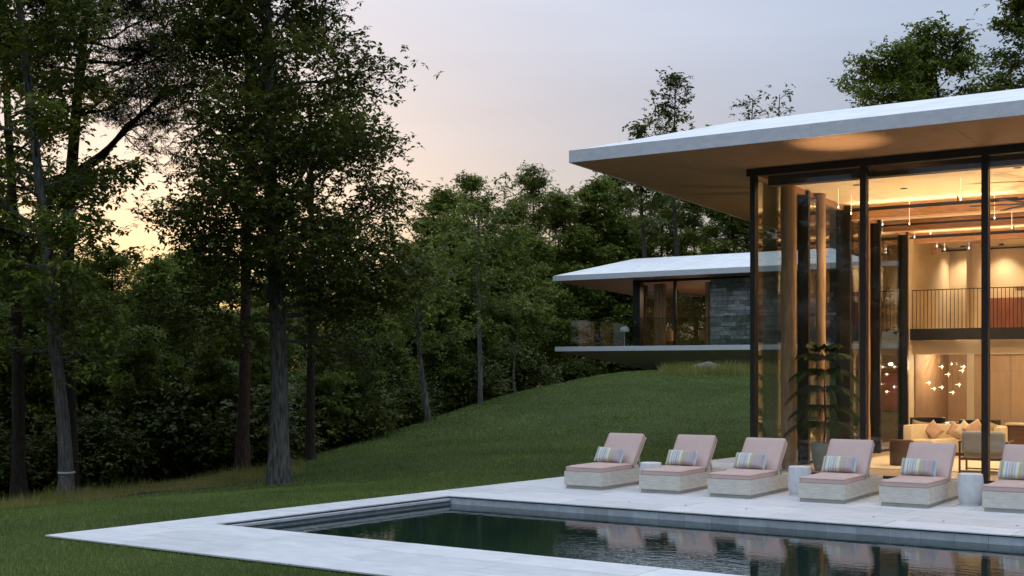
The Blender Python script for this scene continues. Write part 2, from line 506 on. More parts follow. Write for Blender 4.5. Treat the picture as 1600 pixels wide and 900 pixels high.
# ------------------------------------------------------------------ terrain
_ctrl_cam = [(-10, 8, -.15), (0, 8, -.05), (10, 8, -.1), (-6, 12, -.05), (-5.65, 15.6, -.035), (-9, 18, -.22), (-3, 20, -.035), (.9, 23.8, -.035),
             (5.2, 29.4, -.035), (7.5, 34, 0.0), (-9.1, 26.6, -.75), (-4.9, 27.3, -.45), (-5.07, 32.5, -.4), (-13, 24, -.95), (-12, 16, -.45),
             (-4.26, 36, -.217), (-2.6, 41, .2), (0, 48, .936), (3.46, 54, 1.6), (5.6, 57, 1.82), (8.1, 55, 1.9), (-1, 30, -.05), (2.5, 40, .55),
             (6, 45, 1.0), (12, 45, 1.0), (12, 60, 2.0), (15, 38, .2), (25, 40, .4), (-9, 40, -1.2), (-6, 50, -.8), (-2, 60, .1), (3, 68, .9),
             (-20, 35, -1.8), (-25, 20, -1.5), (-20, 60, -2.5), (0, 90, -.5), (20, 90, 2.2), (-40, 100, -4), (40, 100, 2.5), (0, 160, -3),
             (-80, 60, -4), (80, 60, 2), (-60, 0, -1.5), (60, 0, 0), (0, -40, 0), (8, 20, -.08), (12, 26, -.05)]
_cp = np.array([[*cw(x, y), z] for x, y, z in _ctrl_cam])

def _tps_fit(P):
    n = len(P)
    d = np.linalg.norm(P[:, None, :2] - P[None, :, :2], axis=2)
    K = np.where(d > 0, d * d * np.log(d + 1e-12), 0)
    Q = np.c_[np.ones(n), P[:, :2]]
    Mx = np.zeros((n + 3, n + 3))
    Mx[:n, :n] = K + 1e-3 * np.eye(n) * 0.1
    Mx[:n, n:] = Q; Mx[n:, :n] = Q.T
    return np.linalg.solve(Mx, np.r_[P[:, 2], 0, 0, 0])
_tw = _tps_fit(_cp)

def terrain(x, y):
    x = np.atleast_1d(np.asarray(x, float)); y = np.atleast_1d(np.asarray(y, float))
    out = np.empty(len(x))
    for i in range(0, len(x), 20000):
        xs, ys = x[i:i + 20000], y[i:i + 20000]
        d = np.hypot(xs[:, None] - _cp[None, :, 0], ys[:, None] - _cp[None, :, 1])
        K = np.where(d > 0, d * d * np.log(d + 1e-12), 0)
        out[i:i + 20000] = K @ _tw[:-3] + _tw[-3] + _tw[-2] * xs + _tw[-1] * ys
    k = np.clip((left_edge(y) - .8 - x) / 3.0, 0, 1)              # small hollows and swells away from the terrace
    out += k * .035 * (np.sin(.55 * x + 1.7 * np.sin(.31 * y)) * np.sin(.47 * y + 1.3 * np.sin(.37 * x)) + .5 * np.sin(1.3 * x - .9 * y) * np.sin(.7 * y + .4 * x))
    return np.clip(out, -6, 6)

def tz(x, y):
    return float(terrain([x], [y])[0])

def camxy(x, y):
    dx = x - CAM[0]; dy = y - CAM[1]
    return dx * RGT[0] + dy * RGT[1], dx * FWD[0] + dy * FWD[1]

# deck outline (world frame: x along the glass front, y towards the back of the house)
DX0, DX1 = -3.18, 15.0           # tip of the deck, far right end
NEAR = -13.53
FARY = 9.5
def left_edge(y):                # left rim of the deck
    return -3.12 + (y - NEAR) * (1.07 / 17.57)
PXL_N, PXL_F = -2.30, -2.06      # pool's left corners
PY_N, PY_F = -11.59, -6.95
PXR = 14.0

LAWN = [(-40, 4), (-30, 12), (-13.5, 20.5), (-9.6, 24.3), (-6.6, 26.4), (-5.6, 28.6), (-6.0, 33), (-5.0, 38), (-3.2, 45), (-.6, 52), (3.0, 57.5), (5.2, 60), (30, 62), (40, 4)]
def in_poly(px, py, poly):
    px = np.asarray(px); py = np.asarray(py)
    res = np.zeros(len(px), bool)
    n = len(poly)
    for i in range(n):
        x1, y1 = poly[i]; x2, y2 = poly[(i + 1) % n]
        c = ((y1 > py) != (y2 > py)) & (px < (x2 - x1) * (py - y1) / (y2 - y1 + 1e-12) + x1)
        res ^= c
    return res

def build_ground():
    # one sheet: fine grid near the house, coarse to the horizon
    xs = np.unique(np.r_[np.linspace(-400, -60, 12), np.linspace(-60, -26, 20), np.arange(-26, 17, 0.3), np.linspace(17, 60, 22), np.linspace(60, 400, 12)])
    ys = np.unique(np.r_[np.linspace(-200, -30, 10), np.linspace(-30, -17, 14), np.arange(-17, 40, 0.3), np.linspace(40, 100, 60), np.linspace(100, 600, 16)])
    gx, gy = np.meshgrid(xs, ys)
    fx, fy = gx.ravel(), gy.ravel()
    z = terrain(fx, fy)
    cx, cy = camxy(fx, fy)
    lawn = in_poly(cx, cy, LAWN).astype(float)
    rng = np.random.default_rng(3)
    z += (1 - lawn) * rng.normal(0, .03, len(z))
    flat = (fx > left_edge(fy) - 0.4) & (fy < 14) & (fy > -15) & (fx < 20)
    z = np.where(flat, np.minimum(z, -0.035), z)
    nx, ny = len(xs), len(ys)
    idx = np.arange(nx * ny).reshape(ny, nx)
    q = np.stack([idx[:-1, :-1], idx[:-1, 1:], idx[1:, 1:], idx[1:, :-1]], -1).reshape(-1, 4)
    ins = (fx > left_edge(fy) + 0.22) & (fy > NEAR + 0.3) & (fy < FARY + 3.0) & (fx < DX1 - 0.3)
    q = q[~ins[q].any(1)]
    me = np_mesh('ground', np.c_[fx, fy, z], q, smooth=True)
    a = me.attributes.new('lawn', 'FLOAT', 'POINT')
    a.data.foreach_set('value', lawn.astype(np.float32))
    m, t, b = new_mat('lawn_and_woodland_floor')
    N, L = t.nodes, t.links
    at_ = N.new('ShaderNodeAttribute'); at_.attribute_name = 'lawn'
    tcn = N.new('ShaderNodeTexCoord')
    n1 = N.new('ShaderNodeTexNoise'); n1.inputs['Scale'].default_value = 0.6; n1.inputs['Detail'].default_value = 8; n1.inputs['Roughness'].default_value = 0.7
    L.new(tcn.outputs['Object'], n1.inputs[0])
    g1 = N.new('ShaderNodeMixRGB'); g1.inputs[1].default_value = (0.026, 0.040, 0.009, 1); g1.inputs[2].default_value = (0.052, 0.068, 0.017, 1)
    rr = N.new('ShaderNodeMapRange'); rr.inputs[1].default_value = .3; rr.inputs[2].default_value = .7
    L.new(n1.outputs[0], rr.inputs[0]); L.new(rr.outputs[0], g1.inputs[0])
    n2 = N.new('ShaderNodeTexNoise'); n2.inputs['Scale'].default_value = 14; n2.inputs['Detail'].default_value = 6
    L.new(tcn.outputs['Object'], n2.inputs[0])
    g2 = N.new('ShaderNodeMixRGB'); g2.inputs[1].default_value = (0.022, 0.016, 0.010, 1); g2.inputs[2].default_value = (0.070, 0.050, 0.030, 1)
    L.new(n2.outputs[0], g2.inputs[0])
    mx = N.new('ShaderNodeMixRGB'); L.new(at_.outputs['Fac'], mx.inputs[0]); L.new(g2.outputs[0], mx.inputs[1]); L.new(g1.outputs[0], mx.inputs[2])
    L.new(mx.outputs[0], b.inputs['Base Color'])
    b.inputs['Roughness'].default_value = 0.95; b.inputs['Specular IOR Level'].default_value = 0.15
    bp = N.new('ShaderNodeBump'); bp.inputs['Strength'].default_value = 0.6; bp.inputs['Distance'].default_value = 0.05
    L.new(n2.outputs[0], bp.inputs['Height']); L.new(bp.outputs[0], b.inputs['Normal'])
    o = link_mesh('ground', me, m)
    tag(o, 'mown green lawn rising to the far house, bare floor under the woods', 'ground', kind='structure')
build_ground()

# ------------------------------------------------------------------ deck, pool
deck = empty('terrace', (0, 0, 0), 0, 'pale stone paved terrace around the pool and in front of the glass house', 'terrace')
deck['kind'] = 'structure'
def paver(x0, x1, y0, y1, cut_left=None, dz=0.0):
    """one paving slab, optionally cut along a slanted left rim"""
    g = 0.0055
    y0 += g; y1 -= g; x1 -= g
    xa = (cut_left(y0) if cut_left else x0) + (0 if cut_left else g)
    xb = (cut_left(y1) if cut_left else x0) + (0 if cut_left else g)
    MB().prism([(xa, y0), (x1, y0), (x1, y1), (xb, y1)], -0.02, dz).build('paver', M['paver'], deck, bevel=0.003, seg=1)
rnd = random.Random(5)
def rows(y0, y1, n, xl, xr, cut=None, L=1.62):
    h = (y1 - y0) / n
    for k in range(n):
        ya, yb = y0 + k * h, y0 + (k + 1) * h
        start = max(cut(ya), cut(yb)) if cut else xl
        x = start + rnd.uniform(0.7, 1.5)
        first = True
        prev = start
        while prev < xr - 0.01:
            x1 = min(x, xr)
            if xr - x1 < 0.4: x1 = xr
            paver(prev, x1, ya, yb, cut if (first and cut) else None, rnd.uniform(-0.0012, 0.0012))
            first = False
            prev = x1
            x = x1 + L
rows(NEAR, PY_N, 3, None, DX1, left_edge)                        # strip between pool and near lawn
pool_left = lambda y: PXL_N + (y - PY_N) * (PXL_F - PXL_N) / (PY_F - PY_N)
ny_ = 3
for k in range(ny_):                                               # narrow strip left of the pool
    ya = PY_N + (PY_F - PY_N) * k / ny_; yb = PY_N + (PY_F - PY_N) * (k + 1) / ny_
    g = 0.0055
    MB().prism([(left_edge(ya + g), ya + g), (pool_left(ya + g), ya + g), (pool_left(yb - g), yb - g), (left_edge(yb - g), yb - g)],
               -0.02, rnd.uniform(-.001, .001)).build('paver', M['paver'], deck, bevel=0.003, seg=1)
rows(PY_F, -0.06, 10, None, DX1, left_edge)                      # loungers stand on these
rows(-0.06, FARY, 9, None, -0.05, left_edge, 1.3)                # strip along the side of the house
# bed under the slabs, seen only in the joints and as the dark rim
bed = MB()
bed.prism([(left_edge(NEAR) + .03, NEAR + .03), (DX1, NEAR + .03), (DX1, PY_N - .06), (left_edge(PY_N) + .03, PY_N - .06)], -0.32, -0.022)
bed.prism([(left_edge(PY_F) + .03, PY_F + .06), (DX1, PY_F + .06), (DX1, -0.08), (left_edge(-.08) + .03, -0.08)], -0.32, -0.022)
bed.prism([(left_edge(-.08) + .03, -0.08), (-0.06, -0.08), (-0.06, FARY), (left_edge(FARY) + .03, FARY)], -0.32, -0.022)
bed.prism([(left_edge(PY_N) + .03, PY_N - .06), (pool_left(PY_N) - .06, PY_N - .06), (pool_left(PY_F) - .06, PY_F + .06), (left_edge(PY_F) + .03, PY_F + .06)], -0.32, -0.022)
bed.build('paving_bed', M['mortar'], deck)

pool = empty('pool', (PXL_F, PY_F, 0), 0, 'long dark swimming pool lined with blue-grey slate tiles', 'pool')
ox, oy = PXL_F, PY_F
WZ = -0.130
# basin below the water and the dark shadow gap under the coping
b_ = MB()
b_.prism([(PXL_N - ox - .06, PY_N - oy - .06), (PXR - ox, PY_N - oy - .06), (PXR - ox, .06), (-.06, .06)], -1.7, -1.6)
b_.build('basin_floor', M['basin'], pool)
def slab_wall(a, b, z0, z1, t, name, m_):
    a = np.array(a); b = np.array(b); d = (b - a) / np.linalg.norm(b - a); n = np.array([-d[1], d[0]]) * t
    MB().prism([tuple(a), tuple(b), tuple(b + n), tuple(a + n)], z0, z1).build(name, m_, pool)
slab_wall((PXL_F - ox - .05, .055), (PXR - ox, .055), -1.62, -.023, .1, 'basin_wall', M['mortar'])
slab_wall((PXL_N - ox - .05, PY_N - oy), (-.05, 0), -1.62, -.023, .1, 'basin_wall', M['mortar'])
slab_wall((PXR - ox, PY_N - oy - .055), (PXL_N - ox, PY_N - oy - .055), -1.62, -.023, .1, 'basin_wall', M['mortar'])
# slate tiles on the far wall: a dry upper course, a wet lower course
tw = 0.41
nt_ = int((PXR - ox) / tw)
for k in range(nt_):
    x0 = k * tw
    up = MB().box(x0 + .0015, x0 + tw - .0015, .028 + rnd.uniform(-.0015, .0015), .054, -.160, -.036)
    up.build('slate_tile', M['slate'], pool)
    lo_ = MB().box(x0 + .0015, x0 + tw - .0015, .018 + rnd.uniform(-.001, .001), .054, -.40, -.1615)
    lo_.build('wet_slate_tile', M['slate_dark'], pool)
# ledges of the left wall
for z0, z1, pr, m_ in ((-.082, -.040, .035, M['slate']), (-.42, -.122, .05, M['slate_dark'])):
    a = np.array([PXL_N - ox, PY_N - oy]); b = np.array([0.0, 0.0])
    MB().prism([tuple(a + [-.05, 0]), tuple(a + [pr, 0]), tuple(b + [pr, 0.0]), tuple(b + [-.05, 0.0])], z0, z1).build('ledge', m_, pool, bevel=0.006)
MB().prism([tuple(a + [-.05, 0]), tuple(a + [.012, 0]), tuple(b + [.012, 0.0]), tuple(b + [-.05, 0.0])], -.4, -.034).build('left_wall', M['slate_dark'], pool)
slab_wall((PXR - ox, PY_N - oy - .03), (PXL_N - ox, PY_N - oy - .03), -1.62, -.023, .02, 'near_wall', M['slate_dark'])
wm = np_mesh('water', [(PXL_N - ox - .04, PY_N - oy - .05, WZ), (PXR - ox, PY_N - oy - .05, WZ), (PXR - ox, .04, WZ), (-.04, .04, WZ)], [[0, 1, 2, 3]])
wo = link_mesh('pool_water', wm, M['water'])
wo.location = (PXL_F, PY_F, 0)
tag(wo, 'still dark pool water mirroring the trees, sky and loungers', 'water', kind='structure')

# ------------------------------------------------------------------ main house
HZ = 5.81                      # underside of the roof at the glass front
SL = 0.042                      # fall of the roof towards the back, per metre
def zc(y): return HZ - SL * y
house = empty('glass_house', (0, 0, 0), 0, 'large lit glass house with thin overhanging zinc-edged roof beside the pool', 'house')
HR = 15.0                      # right end of the house
EL_, ED = -2.80, -2.20         # roof: left overhang, front overhang
BK = 12.6
def roof_build(root, x0, x1, y0, y1, ze, th, run, rise, seam=2.15):
    """thin tapered roof: fascia boards, bevelled top, underside panels"""
    z_b = lambda x, y: ze - SL * (y - y0)
    # top: rises from the rim to a flat deck
    v = [(x0, y0), (x1, y0), (x1, y1), (x0, y1)]
    zt = lambda y: ze + th - SL * (y - y0)
    o_ = [(px, py, zt(py)) for px, py in v]
    i_ = [(x0 + run * 1.05, y0 + run), (x1 - run, y0 + run), (x1 - run, y1 - run), (x0 + run * 1.05, y1 - run)]
    zi = ze + th + rise
    ii = [(px, py, zi) for px, py in i_]
    lw = [(px + (.02 if px == x0 else -.02), py + (.02 if py == y0 else -.02), z_b(px, py) + .03) for px, py in v]
    mb = MB()
    mb.add(o_ + ii + lw, [(0, 1, 5, 4), (1, 2, 6, 5), (2, 3, 7, 6), (3, 0, 4, 7), (4, 5, 6, 7), (0, 8, 9, 1), (1, 9, 10, 2), (2, 10, 11, 3), (3, 11, 8, 0), (11, 10, 9, 8)])
    roof = mb.build('roof', M['roof'], root)
    # fascia boards along the front and the left rim
    n = max(1, round((x1 - x0) / 5.2))
    for k in range(n):
        a = x0 + (x1 - x0) * k / n; b = x0 + (x1 - x0) * (k + 1) / n - .004
        MB().prism([(a, y0 - .012), (b, y0 - .012), (b, y0 + .012), (a, y0 + .012)], lambda x, y: z_b(x, y0), lambda x, y: zt(y0) + .006).build('fascia_board', M['fascia'], roof)
    n = max(1, round((y1 - y0) / 5.2))
    for k in range(n):
        a = y0 + .013 + (y1 - y0) * k / n; b = y0 + .013 + (y1 - y0) * (k + 1) / n - .004
        for xx in (x0, x1):
            MB().prism([(xx - .012, a), (xx + .012, a), (xx + .012, b), (xx - .012, b)], lambda x, y: z_b(x, y), lambda x, y: zt(y) + .006).build('fascia_board', M['fascia'], roof)
    return roof, z_b
ZE = HZ - SL * ED
roof, zb = roof_build(house, EL_, HR + 1.5, ED, BK + 2.5, ZE, 0.225, 2.3, 0.66)
# underside: cedar panels, seams square to the front
xs_ = [EL_ + .03, -1.0, 1.1, 4.28, 6.45, 8.6, 10.75, 12.9, HR + 1.45]
for i in range(len(xs_) - 1):
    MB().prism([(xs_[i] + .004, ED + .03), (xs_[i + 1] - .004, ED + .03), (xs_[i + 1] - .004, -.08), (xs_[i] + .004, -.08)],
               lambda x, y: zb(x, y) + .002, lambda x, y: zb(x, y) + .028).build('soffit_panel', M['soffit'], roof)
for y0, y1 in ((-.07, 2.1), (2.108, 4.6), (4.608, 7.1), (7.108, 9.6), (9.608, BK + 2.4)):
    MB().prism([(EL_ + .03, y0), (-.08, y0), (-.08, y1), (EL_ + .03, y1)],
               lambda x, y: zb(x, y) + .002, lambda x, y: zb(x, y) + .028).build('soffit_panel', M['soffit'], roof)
# ceiling boards inside
for k, (y0, y1) in enumerate(((-.07, 2.2), (2.206, 4.4), (4.406, 6.6), (6.606, 8.8), (8.806, 11.0), (11.006, BK))):
    MB().prism([(-.07, y0), (HR, y0), (HR, y1), (-.07, y1)], lambda x, y: zb(x, y) - .03, lambda x, y: zb(x, y) + .028).build('ceiling_panel', M['ceiling'], roof)
# posts and panes of the front
MX = [0.0, 2.161, 4.315, 6.47, 8.63, 10.79, 12.95, HR]
for i, x in enumerate(MX):
    w = .055 if i else .05
    MB().box(x - w, x + w, -.07, .09, 0, HZ - .02).build('post', M['bronze'], house)
for i in range(len(MX) - 1):
    p = MB().box(MX[i] + .05, MX[i + 1] - .05, -.008, .008, .04, HZ - .12).build('window_pane', M['glass'], house)
    MB().box(MX[i] + .056, MX[i + 1] - .056, -.03, .03, 0.0, .05).build('sill', M['bronze'], house)
MB().box(-.12, HR, -.085, .10, HZ - .135, HZ + .005).build('header', M['bronze'], house)
MB().box(.16, HR, .30, .55, HZ - .29, HZ - .06).build('front_beam', M['beam'], house)
# left side wall: glass between deep dark fins
SY = [0.0, 2.43, 4.62, 6.85, 8.95]
for i, y in enumerate(SY):
    if i: MB().box(-.08, (.15, .15, .24, .15, .13)[i], y - .05, y + .05, 0, zc(y) - .05).build('fin', M['bronze'], house)
for i in range(len(SY) - 1):
    MB().box(-.008, .008, SY[i] + .06, SY[i + 1] - .06, .04, zc(SY[i + 1]) - .1).build('window_pane', M['side_glass'], house)
    MB().box(-.03, .03, SY[i] + .06, SY[i + 1] - .06, 0, .05).build('sill', M['bronze'], house)
MB().prism([(-.09, .1), (.09, .1), (.09, BK), (-.09, BK)], lambda x, y: zc(y) - .13, lambda x, y: zc(y) - .03).build('side_header', M['timber'], house)
MB().prism([(-.10, 9.02), (.10, 9.02), (.10, BK), (-.10, BK)], 0, lambda x, y: zc(y) - .131).build('side_wall', M['plaster'], house)
# round fir columns just inside the side wall
for y, cr in ((1.22, .155), (2.95, .10), (5.6, .13)):
    x = 0.2
    mb = MB(); n = 18
    zz = np.linspace(0, zc(y) - .05, 12)
    mb.tube([(x + .006 * math.sin(k * 1.7), y + .006 * math.cos(k * 2.3), z) for k, z in enumerate(zz)], [cr + .006 * math.sin(k * 2.1) for k in range(12)], n)
    mb.build('column', M['log'], house, smooth=True)
# floor boards
k = 0
for y in np.arange(0.12, BK, 1.04):
    MB().box(.02, HR, y, min(y + 1.036, BK), -.03, 0.0).build('floor_board', M['floor'], house)
MB().box(.02, HR, -.03, .118, -.03, .002).build('threshold', M['bronze'], house)
MB().box(-.02, HR, -.02, BK + .3, -.30, -.032).build('floor_slab', M['mortar'], house)
# mezzanine
MZ0, MZ1, MY = 2.69, 2.975, 9.2
MB().box(.101, HR, MY, MY + .12, MZ0, MZ1).build('mezzanine_edge', M['bronze'], house)
MB().box(.101, HR, MY + .121, BK, MZ0 + .02, MZ1 - .004).build('mezzanine_floor', M['plaster'], house)
rail = MB().box(.14, HR, MY + .04, MY + .08, 3.925, 3.945).build('railing', M['bronze'], house)
bl = MB()
for x in np.arange(.15, HR, .093):
    bl.box(x - .006, x + .006, MY + .052, MY + .068, MZ1, 3.926)
tag(bl.build('balusters', M['bronze'], rail), kind='stuff')
# back wall, upper part with red wood cladding
MB().box(-.1, HR, BK, BK + .2, MZ1, zc(BK) - .04).build('upper_back_wall', M['plaster'], house)
for k in range(46):
    x = 1.18 + k * .3
    if x + .296 > HR: break
    MB().box(x, x + .296, BK - .06, BK - .002, MZ1 + .001, 3.86).build('cladding_board', M['redwood'], house)
MB().box(1.02, 1.17, 10.9, BK - .001, MZ1 + .001, zc(BK) - .1).build('wall_return', M['plaster'], house)
MB().box(1.9, HR, BK - .4, BK - .07, 4.03, 4.10).build('shelf_ledge', M['cabinet'], house)
# lower wall under the mezzanine with an opening to the alcove
LY = 9.42
MB().box(.101, HR, LY, LY + .12, 2.335, MZ0 - .002).build('lintel', M['plaster'], house)
MB().box(1.43, 1.60, LY, LY + .12, 0, 2.334).build('pier', M['plaster'], house)
for k, x in enumerate(np.arange(1.601, HR - 1, .86)):
    z1 = 1.92
    MB().box(x + .003, x + .855, LY + .03, LY + .12, .1, z1).build('cabinet_door', M['cabinet'], house)
    MB().box(x + .003, x + .855, LY + .03, LY + .12, z1 + .006, 2.333).build('cabinet_door', M['cabinet'], house)
MB().box(.102, .13, LY + .13, BK - .21, 0, MZ0 - .0).build('alcove_side_wall', M['alcove'], house)
MB().box(.12, 3.2, BK - .2, BK - .001, 0, MZ0).build('alcove_wall', M['alcove'], house)
MB().box(HR, HR + .2, 0.1, BK, 0, 5.2).build('right_wall', M['plaster'], house)
MB().box(-.1, HR, BK, BK + .2, 0, MZ1 - .002).build('lower_back_wall', M['plaster'], house)
# ceiling: fir cross beams and dark steel ties under them
for y, d in ((4.75, .30), (7.15, .26), (9.5, .24)):
    MB().prism([(.10, y), (HR, y), (HR, y + .22), (.10, y + .22)], lambda x, yy: zc(yy) - d - .03, lambda x, yy: zc(yy) - .032).build('cross_beam', M['timber'], house)
for y in (4.45, 6.9, 9.15, 11.9):
    MB().box(.10, HR, y - .02, y + .02, zc(y) - .21, zc(y) - .165).build('steel_tie', M['bronze'], house)
    for x in (2.6, 6.0, 9.4, 12.8):
        MB().box(x - .012, x + .012, y - .012, y + .012, zc(y) - .166, zc(y) - .032).build('tie_hanger', M['bronze'], house)
MB().box(.42, .52, 9.9, 10.0, 4.85, zc(10) - .04).build('drop_post', M['timber'], house)

# ------------------------------------------------------------------ lights of the house
WARM = (1.0, 0.745, 0.465)
def lamp(name, kind, loc, energy, parent=None, size=0.3, rot=(0, 0, 0), col=WARM, spot=None, size_y=None):
    d = bpy.data.lights.new(name, kind)
    d.energy = energy
    d.color = col
    if kind == 'AREA':
        d.size = size
        if size_y: d.shape = 'RECTANGLE'; d.size_y = size_y
    elif kind == 'SPOT':
        d.spot_size = math.radians(spot); d.spot_blend = 1.0; d.shadow_soft_size = size
    else:
        d.shadow_soft_size = size
    o = bpy.data.objects.new(name, d)
    COL.objects.link(o)
    o.location = loc; o.rotation_euler = rot
    if parent: o.parent = parent
    return o
LIGHT = 1.3
cans = [(1.2, 2.3), (1.9, 3.1), (4.4, 1.9), (2.6, 5.8), (3.6, 5.9), (5.6, 2.6), (6.4, 5.9), (8.6, 2.6), (8.8, 6.0), (11.5, 3.0), (11.6, 6.2)]
for i, (x, y) in enumerate(cans):
    z = zc(y) - .031
    c = empty('recessed_spot', (x, y, z), 0, 'small recessed ceiling spotlight among the lit ceiling boards', 'spotlight', 'recessed ceiling spotlights')
    MB().lathe([(.075, -.006), (.075, .0), (.055, .0), (.052, -.003)], 16).build('trim_ring', M['bronze'], c)
    MB().lathe([(.05, -.001), (.0501, .0008)], 14).build('lens', glow_mat('spot_lens', (1, .75, .45), 2.0), c)
    lamp('spot_beam', 'SPOT', (0, 0, -.03), 56 * LIGHT, c, .05, (0, 0, 0), WARM, 130)
# cove lamps: up-lighting on the cross beams and the mezzanine wall
def fixture(name, loc, label, energy, sx, sy, rot, cat='lamp', group='linear cove lights'):
    r = empty(name, loc, 0, label, cat, group)
    MB().box(-sx / 2, sx / 2, -sy / 2, sy / 2, -.012, .012).build('housing', M['bronze'], r)
    lamp('glow', 'AREA', (0, 0, .02 if rot else -.02), energy * LIGHT, r, sx * .95, (rot, 0, 0), WARM, size_y=sy * .9)
    return r
for i, x in enumerate((2.0, 6.5, 11.0)):
    fixture('cove_light', (x, 4.45, zc(4.45) - .15), 'slim linear light lying on the front steel tie under the ceiling', 3.5, 3.6, .035, math.pi, group='linear lights on the front tie')
    fixture('cove_light', (x, 9.15, zc(9.15) - .15), 'slim linear light lying on the steel tie above the mezzanine', 4, 3.6, .035, math.pi, group='linear lights on the mezzanine tie')
for i, x in enumerate((.55, 1.55, 2.6, 4.5, 6.5, 8.5, 10.5)):
    c = empty('wall_washer', (x, 12.25, zc(12.25) - .033), 0, 'small ceiling washer lighting the upper back wall', 'spotlight', 'upper wall washers')
    MB().lathe([(.06, -.03), (.06, 0), (.045, 0), (.043, -.02)], 14).build('trim_ring', M['bronze'], c)
    lamp('wash', 'SPOT', (0, 0, -.04), 38 * LIGHT, c, .08, (math.radians(-6), 0, 0), WARM, 120)
for x in (2.3, 5.5, 8.7, 11.9):
    c = empty('under_balcony_light', (x, 7.6, 5.2), 0, 'slim pendant downlight over the living room', 'lamp', 'living room downlights')
    MB().lathe([(.04, -.12), (.045, .12), (.01, .13)], 14).build('cylinder', M['bronze'], c)
    MB().tube([(0, 0, .12), (0, 0, zc(7.6) - 5.2 - .03)], .006, 6).build('rod', M['bronze'], c)
    lamp('downlight', 'SPOT', (0, 0, -.14), 78 * LIGHT, c, .08, (0, 0, 0), WARM, 140)
for i, (x, y) in enumerate(((1.6, 3.5), (3.5, 3.5), (5.5, 3.5), (7.6, 3.5), (9.8, 3.5), (12.0, 3.5), (1.0, 7.9), (5.4, 8.0), (9.8, 8.0))):
    c = empty('floor_uplight', (x, y, 0.0), 0, 'flush round uplight in the living room floor', 'uplight', 'uplights in the floor')
    MB().lathe([(.07, -.02), (.07, .004), (.055, .006)], 16).build('ring', M['bronze'], c)
    lamp('up_beam', 'SPOT', (0, 0, .02), 300 * LIGHT, c, .05, (math.pi, 0, 0), WARM, 88)
du = empty('deck_uplight', (2.3, -1.15, 0), 0, 'small in-ground uplight in the paving throwing a warm pool on the soffit', 'uplight')
MB().lathe([(.05, -.015), (.05, .004), (.04, .006)], 16).build('ring', M['bronze'], du)
lamp('up_beam', 'SPOT', (0, 0, .012), 900, du, .1, (math.pi + math.radians(5), 0, 0), WARM, 19)
ac = empty('alcove_light', (.8, 10.7, MZ0 + .015), 0, 'recessed light over the brown alcove', 'lamp')
MB().box(-.3, .3, -.06, .06, -.01, 0).build('housing', M['bronze'], ac)
lamp('glow', 'AREA', (0, 0, -.02), 14 * LIGHT, ac, .5, (0, 0, 0), WARM, size_y=.1)

# thin pendants
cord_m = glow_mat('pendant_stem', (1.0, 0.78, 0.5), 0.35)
bulb_m = glow_mat('pendant_bulb', (1.0, 0.82, 0.55), 3.0)
def HP(px, py, y):
    """point on the plane y inside the house seen at that pixel"""
    k = (px - 800) / F
    d = RGT * k + FWD
    t = (y - CAM[1]) / d[1]
    return CAM[0] + d[0] * t, y, H + (HY - py) / F * t
pend = [(1310, 324, 2.6, 'left'), (1330, 334, 3.4, ''), (1379, 351, 5.2, ''), (1421, 350, 4.6, ''), (1429, 371, 8.2, ''), (1454, 365, 7.4, ''), (1464, 385, 9.6, ''),
        (1476, 390, 9.9, ''), (1501, 312, 2.4, ''), (1514, 388, 9.8, ''), (1554, 341, 4.6, ''), (1581, 356, 6.4, '')]
names_ = ['left of the tall front post, upper one', 'left of the tall front post, lower one', 'right of the tall front post, near the side wall', 'over the middle bay, hanging low from its spot',
          'above the railing start, left one of the pair', 'beside the drop post in the ceiling', 'low over the mezzanine, second from its left end', 'low over the mezzanine, longest of the three',
          'highest and nearest, left of the right-hand post', 'low over the mezzanine, rightmost', 'right of the right-hand post, long stem', 'far right under the third tie']
for (px, py, y, _), nm in zip(pend, names_):
    x, y, z = HP(px, py, y)
    r = empty('pendant_light', (x, y, z), 0, 'thin white pendant light ' + nm, 'pendant', 'thin pendants under the ceiling')
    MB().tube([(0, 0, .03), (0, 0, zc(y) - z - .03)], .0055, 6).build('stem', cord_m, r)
    MB().lathe([(.003, -.016), (.008, -.01), (.009, .01), (.005, .03)], 10).build('bulb', bulb_m, r, smooth=True)
# chandelier in the alcove
ch = empty('chandelier', (.75, 10.3, MZ0 + .01), 0, 'cluster chandelier of small starry bulbs in the brown alcove', 'chandelier')
MB().lathe([(.18, -.02), (.18, 0)], 20).build('canopy', M['bronze'], ch)
bl2 = [(1472, 573), (1506, 573), (1504, 579), (1438, 585), (1482, 585), (1452, 598), (1441, 601), (1472, 605), (1460, 607), (1499, 601), (1489, 613), (1431, 631)]
rr2 = random.Random(8)
for px, py in bl2:
    yy = 10.3 + rr2.uniform(-.25, .25)
    x, y, z = HP(px, py, yy)
    lx, ly_, lz = x - .75, y - 10.3, z - MZ0 - .01
    bu = MB().lathe([(.002, -.022), (.011, -.01), (.014, 0), (.011, .01), (.002, .022)], 10, (lx, ly_, lz)).build('bulb', glow_mat('chandelier_bulb', (1.0, .68, .32), 6), ch, smooth=True)
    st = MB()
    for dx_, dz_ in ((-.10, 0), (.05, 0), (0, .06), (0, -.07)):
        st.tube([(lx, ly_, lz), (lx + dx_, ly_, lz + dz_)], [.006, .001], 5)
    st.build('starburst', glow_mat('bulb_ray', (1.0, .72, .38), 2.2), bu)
    MB().tube([(lx, ly_, lz + .04), (lx * .4, ly_ * .4, -.015)], .003, 4).build('wire', M['bronze'], ch)
lamp('chandelier_glow', 'POINT', (.0, 0, -.6), 9 * LIGHT, ch, .025)
